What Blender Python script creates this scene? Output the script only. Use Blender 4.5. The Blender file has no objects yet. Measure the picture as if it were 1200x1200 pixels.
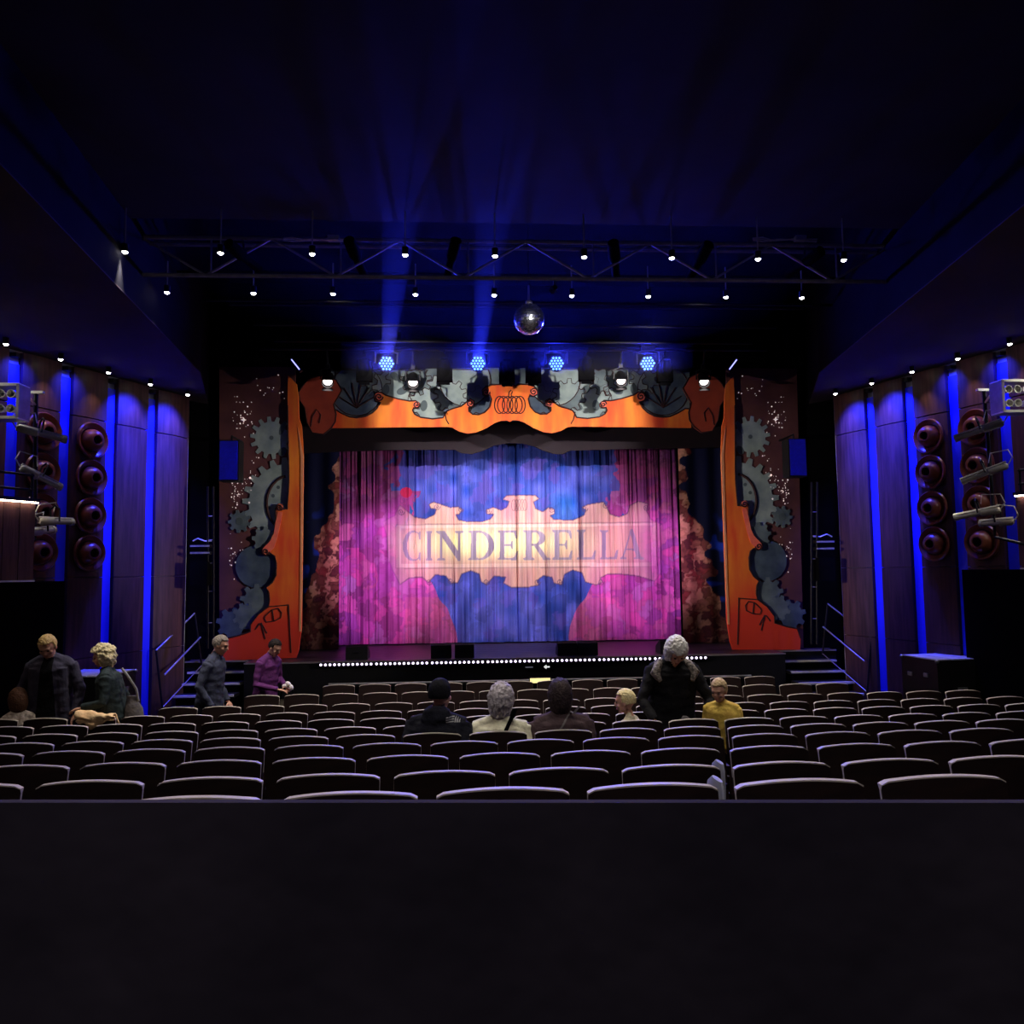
import bpy, bmesh, math, random
import numpy as np
from math import sin, cos, pi, radians, atan2, sqrt, exp
from mathutils import Vector, Matrix, noise, kdtree
from mathutils.bvhtree import BVHTree

# ------------------------------------------------------------------ camera, world, exposure
SC = bpy.context.scene
COL = SC.collection
random.seed(7)
F = 900.0
CAM = np.array([-.82, 0.0, 2.42])
YAW, PITCH, ROLL = 3.3, 4.32, .7
Rm = Matrix.Rotation(radians(-YAW), 3, 'Z') @ Matrix.Rotation(radians(90 + PITCH), 3, 'X') @ Matrix.Rotation(radians(-ROLL), 3, 'Z')
RN = np.array(Rm)
cd = bpy.data.cameras.new('camera'); cam = bpy.data.objects.new('camera', cd); COL.objects.link(cam)
cam.matrix_world = Matrix.Translation(CAM) @ Rm.to_4x4()
cd.sensor_width = 36; cd.lens = 27.0; cd.clip_start = .05; cd.clip_end = 100
SC.camera = cam
SC.view_settings.view_transform = 'Standard'; SC.view_settings.look = 'None'
SC.view_settings.gamma = 1; SC.view_settings.exposure = 0.0; SC.view_settings.use_curve_mapping = False
w = bpy.data.worlds.new('world'); SC.world = w; w.use_nodes = True
w.node_tree.nodes['Background'].inputs[0].default_value = (.004, .004, .012, 1)
w.node_tree.nodes['Background'].inputs[1].default_value = 1.0

# light powers (watts) gathered here so they can be tuned together
P_HOUSE, P_WALLDOWN, P_BLUE, P_BEAM = 150, 7, 260, 1500
P_FRONT, P_BOOM, P_FRES = 1050, 1300, 60
P_SPILL = 650
CURTAIN_TINT = (1.0, .86, .92)
BLUE = (.02, .03, 1.0)

def ray(px, py):
    return RN @ np.array([(px - 600) / F, -(py - 600) / F, -1.0])
def atY(px, py, Y):                     # a point of the place on the plane y = Y
    d = ray(px, py); p = CAM + d * (Y / d[1]); return Vector(p)
def atZ(px, py, Z):
    d = ray(px, py); p = CAM + d * ((Z - CAM[2]) / d[2]); return Vector(p)
def project(P):                         # N x 3 -> N x 2
    q = (P - CAM) @ RN
    return np.stack([600 + F * q[:, 0] / -q[:, 2], 600 - F * q[:, 1] / -q[:, 2]], 1)

def lin(c):
    return tuple(((x / 255) / 12.92 if x <= 10.3 else ((x / 255 + .055) / 1.055) ** 2.4) for x in c)

# ------------------------------------------------------------------ materials
MATS = {}
def mat(name, c1, c2=None, rough=.6, metal=0.0, scale=6.0, bump=0.0, stretch=None, spec=.4, bump_scale=None, detail=4):
    if name in MATS: return MATS[name]
    m = bpy.data.materials.new(name); m.use_nodes = True; nt = m.node_tree; N = nt.nodes; L = nt.links
    b = N['Principled BSDF']; b.inputs['Roughness'].default_value = rough; b.inputs['Metallic'].default_value = metal
    b.inputs['Specular IOR Level'].default_value = spec
    tc = N.new('ShaderNodeTexCoord'); mp = N.new('ShaderNodeMapping'); L.new(tc.outputs['Object'], mp.inputs[0])
    if stretch: mp.inputs['Scale'].default_value = stretch
    nz = N.new('ShaderNodeTexNoise'); nz.inputs['Scale'].default_value = scale; nz.inputs['Detail'].default_value = detail
    L.new(mp.outputs[0], nz.inputs[0])
    cr = N.new('ShaderNodeValToRGB'); cr.color_ramp.elements[0].position = .3; cr.color_ramp.elements[1].position = .7
    cr.color_ramp.elements[0].color = lin(c1) + (1,); cr.color_ramp.elements[1].color = lin(c2 or c1) + (1,)
    L.new(nz.outputs[0], cr.inputs[0]); L.new(cr.outputs[0], b.inputs['Base Color'])
    if bump:
        n2 = N.new('ShaderNodeTexNoise'); n2.inputs['Scale'].default_value = bump_scale or scale * 3; L.new(mp.outputs[0], n2.inputs[0])
        bp = N.new('ShaderNodeBump'); bp.inputs['Strength'].default_value = bump; bp.inputs['Distance'].default_value = .02
        L.new(n2.outputs[0], bp.inputs['Height']); L.new(bp.outputs[0], b.inputs['Normal'])
    MATS[name] = m; return m
def emis(name, col, strength):
    if name in MATS: return MATS[name]
    m = bpy.data.materials.new(name); m.use_nodes = True; b = m.node_tree.nodes['Principled BSDF']
    b.inputs['Base Color'].default_value = tuple(col) + (1,); b.inputs['Emission Color'].default_value = tuple(col) + (1,)
    b.inputs['Emission Strength'].default_value = strength; MATS[name] = m; return m
def paint_mat(name, rough=.7, scale=30, bump=.0, amount=.25, translucent=0):
    """colour comes from the painted 'paint' attribute, varied by fine noise"""
    if name in MATS: return MATS[name]
    m = bpy.data.materials.new(name); m.use_nodes = True; nt = m.node_tree; N = nt.nodes; L = nt.links
    b = N['Principled BSDF']; b.inputs['Roughness'].default_value = rough; b.inputs['Specular IOR Level'].default_value = .2
    at = N.new('ShaderNodeAttribute'); at.attribute_name = 'paint'
    tc = N.new('ShaderNodeTexCoord'); nz = N.new('ShaderNodeTexNoise'); nz.inputs['Scale'].default_value = scale
    L.new(tc.outputs['Object'], nz.inputs[0])
    mr = N.new('ShaderNodeMapRange'); mr.inputs['To Min'].default_value = 1 - amount; mr.inputs['To Max'].default_value = 1 + amount
    L.new(nz.outputs[0], mr.inputs[0])
    mx = N.new('ShaderNodeVectorMath'); mx.operation = 'SCALE'; L.new(at.outputs['Color'], mx.inputs[0]); L.new(mr.outputs[0], mx.inputs['Scale'])
    L.new(mx.outputs[0], b.inputs['Base Color'])
    MATS[name] = m; return m

M = dict(
    black=mat('black_paint', (12, 12, 15), (20, 20, 24), .55, 0, 8),
    blackmetal=mat('black_metal', (16, 16, 20), (28, 28, 34), .4, .3, 20),
    matteblack=mat('matte_black', (7, 7, 9), (12, 12, 15), .9, 0, 3, 0, None, .03),
    steel=mat('brushed_steel', (170, 172, 180), (200, 202, 210), .3, .8, 12),
    alu=mat('pale_metal', (190, 188, 178), (225, 222, 210), .35, .5, 12),
    ceil=mat('dark_ceiling', (46, 44, 52), (58, 55, 66), .8, 0, 1.2, 0, None, .1),
    soffit=mat('bulkhead_bounce_tone', (66, 56, 58), (80, 68, 70), .8, 0, 1.0, 0, None, .1),
    void=mat('void_black', (14, 14, 22), (20, 20, 30), .9, 0, 2, 0, None, .05),
    truss=mat('truss_grey', (120, 114, 124), (150, 142, 152), .5, .4, 8),
    carpet=mat('dark_carpet', (16, 14, 18), (26, 23, 28), .95, 0, 40, .3, None, .05),
    wood=mat('wall_timber', (58, 38, 38), (88, 58, 56), .5, 0, 3, .15, (6, 6, .5), .25),
    woodbowl=mat('turned_timber', (96, 50, 38), (140, 78, 58), .28, 0, 4, 0, None, .5),
    strip=mat('pale_channel', (150, 150, 160), (170, 170, 180), .6, 0, 4),
    parapet=mat('parapet_fabric', (54, 50, 66), (72, 66, 84), .9, 0, 2.2, .2, None, .05),
    seatwood=mat('seat_shell', (26, 17, 18), (38, 25, 24), .5, 0, 5, 0, (1, 1, 4), .15),
    seatrim=mat('seat_edge', (200, 188, 180), (225, 214, 206), .45, 0, 8),
    seatcloth=mat('seat_fabric', (46, 18, 24), (60, 26, 32), .95, 0, 30, .3),
    stagefloor=mat('stage_boards', (60, 48, 62), (96, 78, 96), .35, 0, 10, .15, (1, 8, 1)),
    orange=None,
)
lens_white = emis('lamp_lens', (1, .93, .86), 30)

# ------------------------------------------------------------------ mesh building
def link(o):
    COL.objects.link(o); return o
def tag(o, label=None, cat=None, group=None, kind=None):
    if label: o['label'] = label
    if cat: o['category'] = cat
    if group: o['group'] = group
    if kind: o['kind'] = kind
    return o
def thing(name, label, cat, loc=(0, 0, 0), rz=0, group=None):
    o = bpy.data.objects.new(name, None); o.empty_display_size = .1; link(o)
    o.location = loc; o.rotation_euler = (0, 0, rz); tag(o, label, cat, group); return o

class MB:
    def __init__(s): s.v = []; s.f = []
    def add(s, v, f):
        k = len(s.v); s.v += [tuple(p) for p in v]; s.f += [tuple(i + k for i in q) for q in f]; return s
    def box(s, c, size, R=None):
        c = Vector(c); hx, hy, hz = size[0] / 2, size[1] / 2, size[2] / 2
        P = [Vector((x, y, z)) for x in (-hx, hx) for y in (-hy, hy) for z in (-hz, hz)]
        if R is not None: P = [R @ p for p in P]
        return s.add([c + p for p in P], [(0, 1, 3, 2), (4, 6, 7, 5), (0, 4, 5, 1), (2, 3, 7, 6), (0, 2, 6, 4), (1, 5, 7, 3)])
    def tube(s, pts, rad, n=8, cap=True, flat=1.0):
        pts = [Vector(p) for p in pts]; m = len(pts)
        if not hasattr(rad, '__len__'): rad = [rad] * m
        T = [(pts[min(i + 1, m - 1)] - pts[max(i - 1, 0)]).normalized() for i in range(m)]
        up = Vector((0, 0, 1)) if abs(T[0].z) < .9 else Vector((0, 1, 0))
        a = T[0].cross(up).normalized(); V = []; Fc = []
        for i in range(m):
            a = (a - T[i] * a.dot(T[i])).normalized(); b = T[i].cross(a)
            for k in range(n):
                t = 2 * pi * k / n; V.append(pts[i] + (a * cos(t) + b * sin(t) * flat) * rad[i])
        for i in range(m - 1):
            for k in range(n):
                k2 = (k + 1) % n; Fc.append((i * n + k, i * n + k2, (i + 1) * n + k2, (i + 1) * n + k))
        if cap: Fc.append(tuple(reversed(range(n)))); Fc.append(tuple((m - 1) * n + k for k in range(n)))
        return s.add(V, Fc)
    def lathe(s, prof, o, d, n=20):
        """profile of (distance along d, radius)"""
        o = Vector(o); d = Vector(d).normalized(); up = Vector((0, 0, 1)) if abs(d.z) < .9 else Vector((0, 1, 0))
        a = d.cross(up).normalized(); b = d.cross(a); V = []; Fc = []
        for h, r in prof:
            for k in range(n):
                t = 2 * pi * k / n; V.append(o + d * h + (a * cos(t) + b * sin(t)) * max(r, 1e-4))
        for i in range(len(prof) - 1):
            for k in range(n):
                k2 = (k + 1) % n; Fc.append((i * n + k, i * n + k2, (i + 1) * n + k2, (i + 1) * n + k))
        return s.add(V, Fc)
    def prism(s, pts, off):
        pts = [Vector(p) for p in pts]; off = Vector(off); n = len(pts)
        return s.add(pts + [p + off for p in pts], [tuple(range(n)), tuple(reversed(range(n, 2 * n)))] + [(i, i + n, (i + 1) % n + n, (i + 1) % n) for i in range(n)])
    def ell(s, c, r, R=None, nu=16, nv=10):
        c = Vector(c); V = []; Fc = []
        for j in range(nv + 1):
            ph = pi * j / nv
            for i in range(nu):
                th = 2 * pi * i / nu; p = Vector((r[0] * sin(ph) * cos(th), r[1] * sin(ph) * sin(th), r[2] * cos(ph)))
                V.append(c + (R @ p if R is not None else p))
        for j in range(nv):
            for i in range(nu):
                Fc.append((j * nu + i, (j + 1) * nu + i, (j + 1) * nu + (i + 1) % nu, j * nu + (i + 1) % nu))
        return s.add(V, Fc)
    def loft(s, rings, n=18):
        """rings of (centre, rx, ry[, axis x, axis y])"""
        V = []; Fc = []
        for r in rings:
            c = Vector(r[0]); ax = Vector(r[3]) if len(r) > 3 else Vector((1, 0, 0)); ay = Vector(r[4]) if len(r) > 3 else Vector((0, 1, 0))
            for k in range(n):
                t = 2 * pi * k / n; V.append(c + ax * cos(t) * r[1] + ay * sin(t) * r[2])
        m = len(rings)
        for i in range(m - 1):
            for k in range(n):
                k2 = (k + 1) % n; Fc.append((i * n + k, i * n + k2, (i + 1) * n + k2, (i + 1) * n + k))
        Fc.append(tuple(reversed(range(n)))); Fc.append(tuple((m - 1) * n + k for k in range(n)))
        return s.add(V, Fc)
    def mesh(s, name, origin=(0, 0, 0), smooth=False):
        o = Vector(origin); me = bpy.data.meshes.new(name)
        me.from_pydata([Vector(p) - o for p in s.v], [], s.f); me.update()
        bm = bmesh.new(); bm.from_mesh(me); bmesh.ops.recalc_face_normals(bm, faces=bm.faces); bm.to_mesh(me); bm.free()
        if smooth:
            me.polygons.foreach_set('use_smooth', [True] * len(me.polygons)); me.set_sharp_from_angle(angle=radians(40))
        return me
    def build(s, name, m, parent=None, smooth=False, world=True, origin=None):
        """world=True: vertices are in world space and the parent is an unrotated top-level empty"""
        og = Vector((0, 0, 0))
        if world and parent is not None:
            q = parent
            while q is not None: og = og + q.location; q = q.parent
        if origin is not None: og = Vector(origin)
        me = s.mesh(name, og, smooth); me.materials.append(m)
        o = link(bpy.data.objects.new(name, me))
        if parent is not None: o.parent = parent
        elif origin is not None: o.location = og
        return o
def struct(name, mb, m, label, cat='structure', parent=None, **k):
    o = mb.build(name, m, parent, **k); tag(o, label, cat, None, 'structure') if parent is None else None; return o
def spot(name, loc, target, power, color, size, blend=.5, radius=.05, parent=None):
    d = bpy.data.lights.new(name, 'SPOT'); d.energy = power; d.color = color; d.spot_size = radians(size); d.spot_blend = blend; d.shadow_soft_size = radius
    o = link(bpy.data.objects.new(name, d)); o.rotation_euler = (Vector(target) - Vector(loc)).to_track_quat('-Z', 'Y').to_euler()
    o.location = Vector(loc) - (parent.location if parent else Vector((0, 0, 0)))
    if parent: o.parent = parent
    return o
XM = .12                                 # the room's axis of symmetry
def mir(p): return Vector((2 * XM - p[0], p[1], p[2]))
def side(p, s): return Vector(p) if s < 0 else mir(p)
ORD = 'first second third fourth fifth sixth seventh eighth ninth tenth eleventh twelfth thirteenth fourteenth fifteenth sixteenth seventeenth eighteenth nineteenth twentieth twenty-first twenty-second twenty-third twenty-fourth twenty-fifth twenty-sixth twenty-seventh twenty-eighth twenty-ninth thirtieth'.split()

# ------------------------------------------------------------------ the hall: floor, walls, ceiling
ROWY = [2.66 + .875 * k for k in range(11)]
ROWF = [.81, .65, .52, .40, .28, .17, .08, 0, -.06, -.07, -.08]
GZ = -.08
mb = MB()
mb.box((0, -2.0, .5), (18, 8.4, 1.0))                                    # rear platform behind the parapet
for k in range(11):
    y0 = ROWY[k] - .46; y1 = y0 + .876 if k < 10 else 20
    z = ROWF[k]; mb.box((0, (y0 + y1) / 2, (z - .6) / 2), (18, y1 - y0, z + .6))
struct('floor', mb, M['carpet'], 'dark carpeted floor stepping down in shallow tiers to the stage', 'floor')
mb = MB(); mb.box((0, -3.2, 3.5), (18, .2, 9)); struct('wall_rear', mb, M['matteblack'], 'black rear wall of the auditorium', 'wall')

STZ, STY, SSY, SHW = .80, 14.3, 14.75, 5.0     # stage level, front edge, set-back side edge, half width of the front
mb = MB(); mb.box((XM, (STY + 20) / 2, (STZ + GZ) / 2 - .01), (SHW * 2, 20 - STY, STZ - GZ)); mb.box((XM, (SSY + 20) / 2, (STZ + GZ) / 2 - .01), (12.4, 20 - SSY, STZ - GZ - .002))
stage = struct('stage', mb, M['black'], 'black raised stage block across the front of the hall', 'stage')
for i in range(18):                       # boards of the deck
    y = STY + .02 + i * .3; wd = SHW * 2 if y < SSY else 12.38
    mb = MB(); mb.box((XM, y + .145, STZ - .012), (wd - .02, .29, .03)); mb.build('deck_board', M['stagefloor'], stage)
for x0, x1, y in ((XM - SHW, XM + SHW, STY), (XM - 6.2, XM - SHW, SSY), (XM + SHW, XM + 6.2, SSY)):
    mb = MB(); mb.box(((x0 + x1) / 2, y - .012, STZ - .01), (x1 - x0, .03, .028)); mb.build('nosing', mat('stage_nosing', (120, 112, 112), (140, 132, 132), .5), stage)

# proscenium wall around the opening
mb = MB()
for s in (-1, 1):
    a = side((-8.6, 15.12, 4), s); mb.box(a, (6.2, .2, 8.4))
mb.box((XM, 15.6, 7.35), (12, .2, 1.9))
struct('wall_front', mb, M['matteblack'], 'black wall framing the stage opening', 'wall')
mb = MB(); mb.box((XM, 19.6, 4), (12, .2, 8)); struct('wall_stage', mb, M['matteblack'], 'black wall at the back of the stage', 'wall')

# ceiling: near soffit, fascia, dark void with grid, side bulkheads
SOFZ, SOFY = 6.6, 8.98
mb = MB(); mb.box((0, (SOFY - 3.2) / 2, SOFZ + .15), (18, SOFY + 3.2, .3)); struct('ceiling', mb, M['ceil'], 'dark flat ceiling over the seats', 'ceiling')
mb = MB(); mb.box((0, 14.3, 8.5), (18, 11, .2)); mb.box((0, SOFY + .06, 7.6), (18, .12, 1.6)); struct('ceiling_void', mb, M['void'], 'black roof void above the lighting grid', 'ceiling')

WALLS = {}
LEFTL = [atZ(7, 400, 5.6), atZ(220, 460, 5.6)]
RIGHTL = [atZ(1183, 400, 5.6), atZ(979, 459, 5.6)]
def wall_side(s, ends, nm):
    a, b = ends; a.z = b.z = 0
    d = (b - a).normalized(); n = Vector((d.y, -d.x, 0)) * (1 if s < 0 else -1)      # n points into the hall
    step = (b - a).length / 4
    def P(sv, off, z): q = a + d * sv + n * off; return Vector((q.x, q.y, z))
    base = -.36
    TOP = 5.62
    mb = MB(); 
    mb.prism([P(-8, base - .3, GZ - .3), P(4.62 * step, base - .3, GZ - .3), P(4.62 * step, base - .09, GZ - .3), P(-8, base - .09, GZ - .3)], (0, 0, TOP + .6))
    wname = 'wall_left' if s < 0 else 'wall_right'
    wall = struct(wname, mb, M['strip'], f'{nm} side wall of dark timber panels parted by blue-lit recesses', 'wall')
    hw = step / 2 - .105
    for k in range(-5, 5):
        c = k * step
        x1 = hw + (.10 if k == 4 else 0)
        for z0, z1, pr in ((GZ, 1.15, .0), (1.16, 2.38, 0), (2.39, 4.86, .0), (4.875, TOP, .008)):
            mb = MB(); N_ = 6; front = []; back = []
            for i in range(N_ + 1):
                u = -hw + (x1 + hw) * i / N_; bow = .035 * (1 - (2 * i / N_ - 1) ** 2)
                front.append(P(c + u, base + bow + pr, z0)); back.append(P(c + u, base - .09, z0))
            mb.prism(front + back[::-1], (0, 0, z1 - z0)); mb.build('wood_panel', M['wood'], wall, True)
    for k in range(-5, 4):
        c = (k + .5) * step; mb = MB(); mb.prism([P(c - .095, base - .075, GZ + .02), P(c + .095, base - .075, GZ + .02), P(c + .095, base - .055, GZ + .02), P(c - .095, base - .055, GZ + .02)], (0, 0, TOP - GZ - .2))
        mb.build('light_strip', emis('backlit_blue', (.012, .02, 1.0), .035), wall)
    # blue light battens in the top of every recess
    for k in range(-2, 5):
        c = (k + .5) * step
        if k == 4: continue
        root = thing('recess_lamp', f'blue batten lamp at the top of the {ORD[3 - k]} recess from the stage, {nm} wall', 'lamp', P(c, base - .02, TOP - .1), 0, 'blue recess lamps')
        mb = MB(); mb.box(P(c, base - .03, TOP - .06), (.1, .1, .06)); mb.build('housing', M['blackmetal'], root)
        ld = bpy.data.lights.new('recess_beam', 'SPOT'); ld.energy = P_BLUE; ld.color = BLUE; ld.spot_size = radians(84); ld.spot_blend = .8; ld.shadow_soft_size = .04
        lo = link(bpy.data.objects.new('recess_beam', ld)); lo.parent = root
        far = k >= 2; src = P(c + (.25 if far else 0), base + (.5 if far else .3), TOP - .03); tgt = P(c + (.25 if far else 0), base - .06, TOP - (1.1 if far else .5)); ld.spot_blend = 1.0; ld.energy = P_BLUE * (2.8 if far else .4)
        if far:
            l2 = ld.copy(); l2.energy = P_BLUE * 4; l2.spot_size = radians(44); lo2 = link(bpy.data.objects.new('recess_flood', l2)); lo2.parent = root
            lo2.location = src - root.location; lo2.rotation_euler = (P(c + .25, base - .06, TOP - 2.6) - src).to_track_quat('-Z', 'Y').to_euler()
        lo.location = src - root.location; lo.rotation_euler = (tgt - src).to_track_quat('-Z', 'Y').to_euler()
    WALLS[s] = dict(P=P, step=step, n=n, d=d, base=base, wall=wall)
wall_side(-1, LEFTL, 'left')
wall_side(1, RIGHTL, 'right')

# side bulkheads: dark soffits over the side walls
for s in (-1, 1):
    W = WALLS[s]; P = W['P']
    if s < 0: e0, e1 = atZ(70, 265, 5.65), atZ(235, 437, 5.65)
    else: e0, e1 = atZ(1170, 265, 5.65), atZ(960, 437, 5.65)
    dd = (e1 - e0).normalized(); n0 = e0 - dd * 5.0; e2 = Vector((side((-5.75, 14.75, 5.65), s)))
    poly = [n0, e0, e1, e2, P(4.9 * W['step'], -.6, 5.65), P(-8, -.6, 5.65)]
    for p in poly: p.z = 5.65
    mb = MB(); mb.prism([p + Vector((0, 0, .012)) for p in poly], (0, 0, 2.7))
    bh = struct('ceiling_bulkhead' if s < 0 else 'ceiling_bulkhead_right', mb, M['void'], f'dark sloping-edged bulkhead above the {"left" if s < 0 else "right"} side wall', 'ceiling')
    mb = MB(); mb.prism(poly, (0, 0, .011)); mb.build('soffit_board', M['soffit'], bh)  # underside toned paler than the black fascia to stand for bounced light

# ------------------------------------------------------------------ painted show cloth
def inpoly(X, Y, poly):
    r = np.zeros(X.shape, bool); n = len(poly); j = n - 1
    for i in range(n):
        xi, yi = poly[i]; xj, yj = poly[j]
        if yi != yj:
            r ^= ((yi > Y) != (yj > Y)) & (X < (xj - xi) * (Y - yi) / (yj - yi) + xi)
        j = i
    return r
def distline(X, Y, poly, closed=True):
    D = np.full(X.shape, 1e9); n = len(poly)
    for i in range(n if closed else n - 1):
        ax, ay = poly[i]; bx, by = poly[(i + 1) % n]; dx, dy = bx - ax, by - ay
        t = np.clip(((X - ax) * dx + (Y - ay) * dy) / (dx * dx + dy * dy + 1e-9), 0, 1)
        D = np.minimum(D, np.hypot(X - ax - t * dx, Y - ay - t * dy))
    return D
rng = np.random.default_rng(3)
def vnoise(X, Y, sx, sy, seed):
    r = np.random.default_rng(seed); g = r.random((256, 256)); x = X / sx; y = Y / sy
    xi = np.floor(x).astype(int); yi = np.floor(y).astype(int); fx = x - xi; fy = y - yi
    fx = fx * fx * (3 - 2 * fx); fy = fy * fy * (3 - 2 * fy)
    G = lambda a, b: g[a % 256, b % 256]
    return (G(xi, yi) * (1 - fx) + G(xi + 1, yi) * fx) * (1 - fy) + (G(xi, yi + 1) * (1 - fx) + G(xi + 1, yi + 1) * fx) * fy
def cells(X, Y, n, x0, x1, y0, y1, seed, asp=1.6):
    """slanted leaf-like dabs: index of nearest seed and a soft edge"""
    X = X + 9 * (vnoise(X, Y, 5, 5, seed + 1) - .5) + 4 * (vnoise(X, Y, 2.2, 2.2, seed + 3) - .5); Y = Y + 9 * (vnoise(X, Y, 5, 5, seed + 2) - .5)
    r = np.random.default_rng(seed); sx = r.uniform(x0, x1, n); sy = r.uniform(y0, y1, n); th = r.uniform(-.9, .9, n)
    best = np.full(X.shape, 1e9); sec = best.copy(); idx = np.zeros(X.shape, int)
    for i in range(n):
        dx = X - sx[i]; dy = Y - sy[i]; a = dx * cos(th[i]) + dy * sin(th[i]); b = (-dx * sin(th[i]) + dy * cos(th[i])) / asp
        d = a * a + b * b; c = d < best
        sec = np.where(c, best, np.minimum(sec, d)); idx = np.where(c, i, idx); best = np.where(c, d, best)
    return idx, np.clip((np.sqrt(sec) - np.sqrt(best)) / 3, 0, 1)
def grid_object(name, m, V, nu, nv, colr, thick=0, parent=None, origin=None):
    """nu x nv grid with painted colours"""
    og = np.array(origin if origin is not None else (0, 0, 0))
    i = np.arange(nv - 1)[:, None] * nu + np.arange(nu - 1)[None, :]
    fs = np.stack([i, i + 1, i + 1 + nu, i + nu], -1).reshape(-1, 4)
    me = bpy.data.meshes.new(name); me.vertices.add(len(V)); me.vertices.foreach_set('co', (V - og).astype(np.float32).ravel())
    me.loops.add(fs.size); me.loops.foreach_set('vertex_index', fs.ravel().astype(np.int32)); me.polygons.add(len(fs))
    me.polygons.foreach_set('loop_start', np.arange(0, fs.size, 4, dtype=np.int32)); me.polygons.foreach_set('loop_total', np.full(len(fs), 4, np.int32))
    me.update(calc_edges=True); me.validate(); me.polygons.foreach_set('use_smooth', [True] * len(fs))
    at = me.color_attributes.new('paint', 'FLOAT_COLOR', 'POINT'); c4 = np.ones((len(V), 4), np.float32); c4[:, :3] = colr; at.data.foreach_set('color', c4.ravel())
    me.materials.append(m); o = link(bpy.data.objects.new(name, me)); o.location = og
    if parent: o.parent = parent
    if thick:
        sd = o.modifiers.new('thickness', 'SOLIDIFY'); sd.thickness = thick; sd.offset = 0
    return o
LIN = lambda *c: np.array(lin(c))
def mixc(A, B, t): return A * (1 - t[..., None]) + B * t[..., None]
def sstep(a, b, x): t = np.clip((x - a) / (b - a), 0, 1); return t * t * (3 - 2 * t)

CY = 17.2
Z2 = lambda pts: [(380 + x / 2.609, 500 + y / 2.607) for x, y in pts]
BANNER = Z2([(190, 330), (178, 290), (215, 272), (232, 240), (250, 255), (275, 275), (310, 282), (338, 268), (343, 252), (326, 250), (320, 238), (334, 230), (352, 236), (385, 247), (408, 244), (422, 254), (412, 268), (402, 268), (410, 285), (440, 291), (480, 291), (508, 282), (518, 268), (498, 266), (496, 254), (516, 246), (540, 256), (558, 246), (566, 228), (546, 222), (558, 210), (645, 210), (658, 220), (640, 230), (646, 250), (668, 260), (684, 248), (702, 252), (704, 266), (690, 272), (702, 284), (760, 286), (795, 270), (800, 254), (788, 246), (806, 238), (855, 230), (864, 246), (874, 266), (900, 276), (926, 266), (936, 240), (960, 228), (990, 236), (984, 258), (1000, 285), (1036, 300), (1040, 340), (1034, 440), (1010, 472), (960, 456), (900, 450), (868, 450), (844, 462), (850, 476), (830, 484), (798, 474), (788, 446), (760, 438), (736, 450), (724, 482), (702, 478), (696, 460), (670, 455), (650, 470), (656, 484), (620, 491), (572, 491), (548, 478), (555, 460), (520, 456), (496, 482), (480, 474), (474, 450), (448, 440), (420, 450), (408, 478), (388, 478), (372, 456), (340, 452), (318, 476), (300, 460), (260, 462), (232, 482), (210, 440), (195, 400)])
# serif capitals on a unit cell, 0..1 across, 0 bottom .. 1 top; a glyph is a list of filled outlines and holes
def serif_stem(x0, x1, top=True, bot=True):
    e = .1; return [[(x0 - e, 0), (x1 + e, 0), (x1 + e, .05), (x1, .09), (x1, .91), (x1 + e, .95), (x1 + e, 1), (x0 - e, 1), (x0 - e, .95), (x0, .91), (x0, .09), (x0 - e, .05)]]
def arc(cx, cy, rx, ry, a0, a1, n=18): return [(cx + rx * cos(radians(a0 + (a1 - a0) * i / n)), cy + ry * sin(radians(a0 + (a1 - a0) * i / n))) for i in range(n + 1)]
GL = {
    'I': ([*serif_stem(.32, .68)], []),
    'C': ([arc(.55, .5, .5, .52, 48, 312) + list(reversed(arc(.62, .5, .36, .46, 58, 302))), [(.84, .72), (.9, .72), (.9, 1.0), (.85, 1.0), (.80, .90)], [(.84, .28), (.9, .28), (.9, 0), (.85, 0), (.8, .1)]], []),
    'N': ([*serif_stem(.14, .22), [(.0, 1), (.3, 1), (.86, .2), (.86, -.02), (.78, -.02), (.16, .86), (.0, .95)], [(.78, 0), (.86, 0), (.86, .91), (.98, .95), (.98, 1), (.66, 1), (.66, .95), (.78, .91)]], []),
    'D': ([*serif_stem(.14, .34), arc(.44, .5, .56, .5, -90, 90) + [(.2, 1), (.2, .95), (.4, .95)] + list(reversed(arc(.42, .5, .36, .44, -90, 90))) + [(.2, .05), (.2, 0)]], []),
    'E': ([*serif_stem(.12, .34), [(.3, 1), (.92, 1), (.94, .72), (.88, .72), (.78, .92), (.3, .94)], [(.3, 0), (.94, 0), (.98, .3), (.92, .3), (.8, .08), (.3, .06)], [(.3, .47), (.62, .47), (.68, .36), (.73, .36), (.73, .66), (.68, .66), (.62, .54), (.3, .54)]], []),
    'R': ([*serif_stem(.12, .34), arc(.46, .74, .38, .26, -90, 90) + [(.2, 1), (.2, .95), (.42, .95)] + list(reversed(arc(.42, .74, .2, .2, -90, 90))) + [(.2, .54), (.2, .48)], [(.4, .5), (.58, .52), (.9, .08), (1.02, .05), (1.02, 0), (.76, 0)]], []),
    'L': ([*serif_stem(.14, .36), [(.3, 0), (.92, 0), (.97, .32), (.91, .32), (.78, .08), (.3, .06)]], []),
    'A': ([[(.46, 1.03), (.56, 1.03), (.9, .09), (1.0, .05), (1.0, 0), (.6, 0), (.6, .05), (.7, .09), (.44, .84), (.16, .09), (.26, .05), (.26, 0), (-.02, 0), (-.02, .05), (.08, .09)], [(.22, .3), (.66, .3), (.64, .37), (.25, .37)]], []),
}
LETTERS = [('C', 236, 300), ('I', 304, 337), ('N', 342, 428), ('D', 437, 520), ('E', 529, 594), ('R', 606, 690), ('E', 696, 760), ('L', 770, 832), ('L', 840, 900), ('A', 905, 976)]
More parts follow.
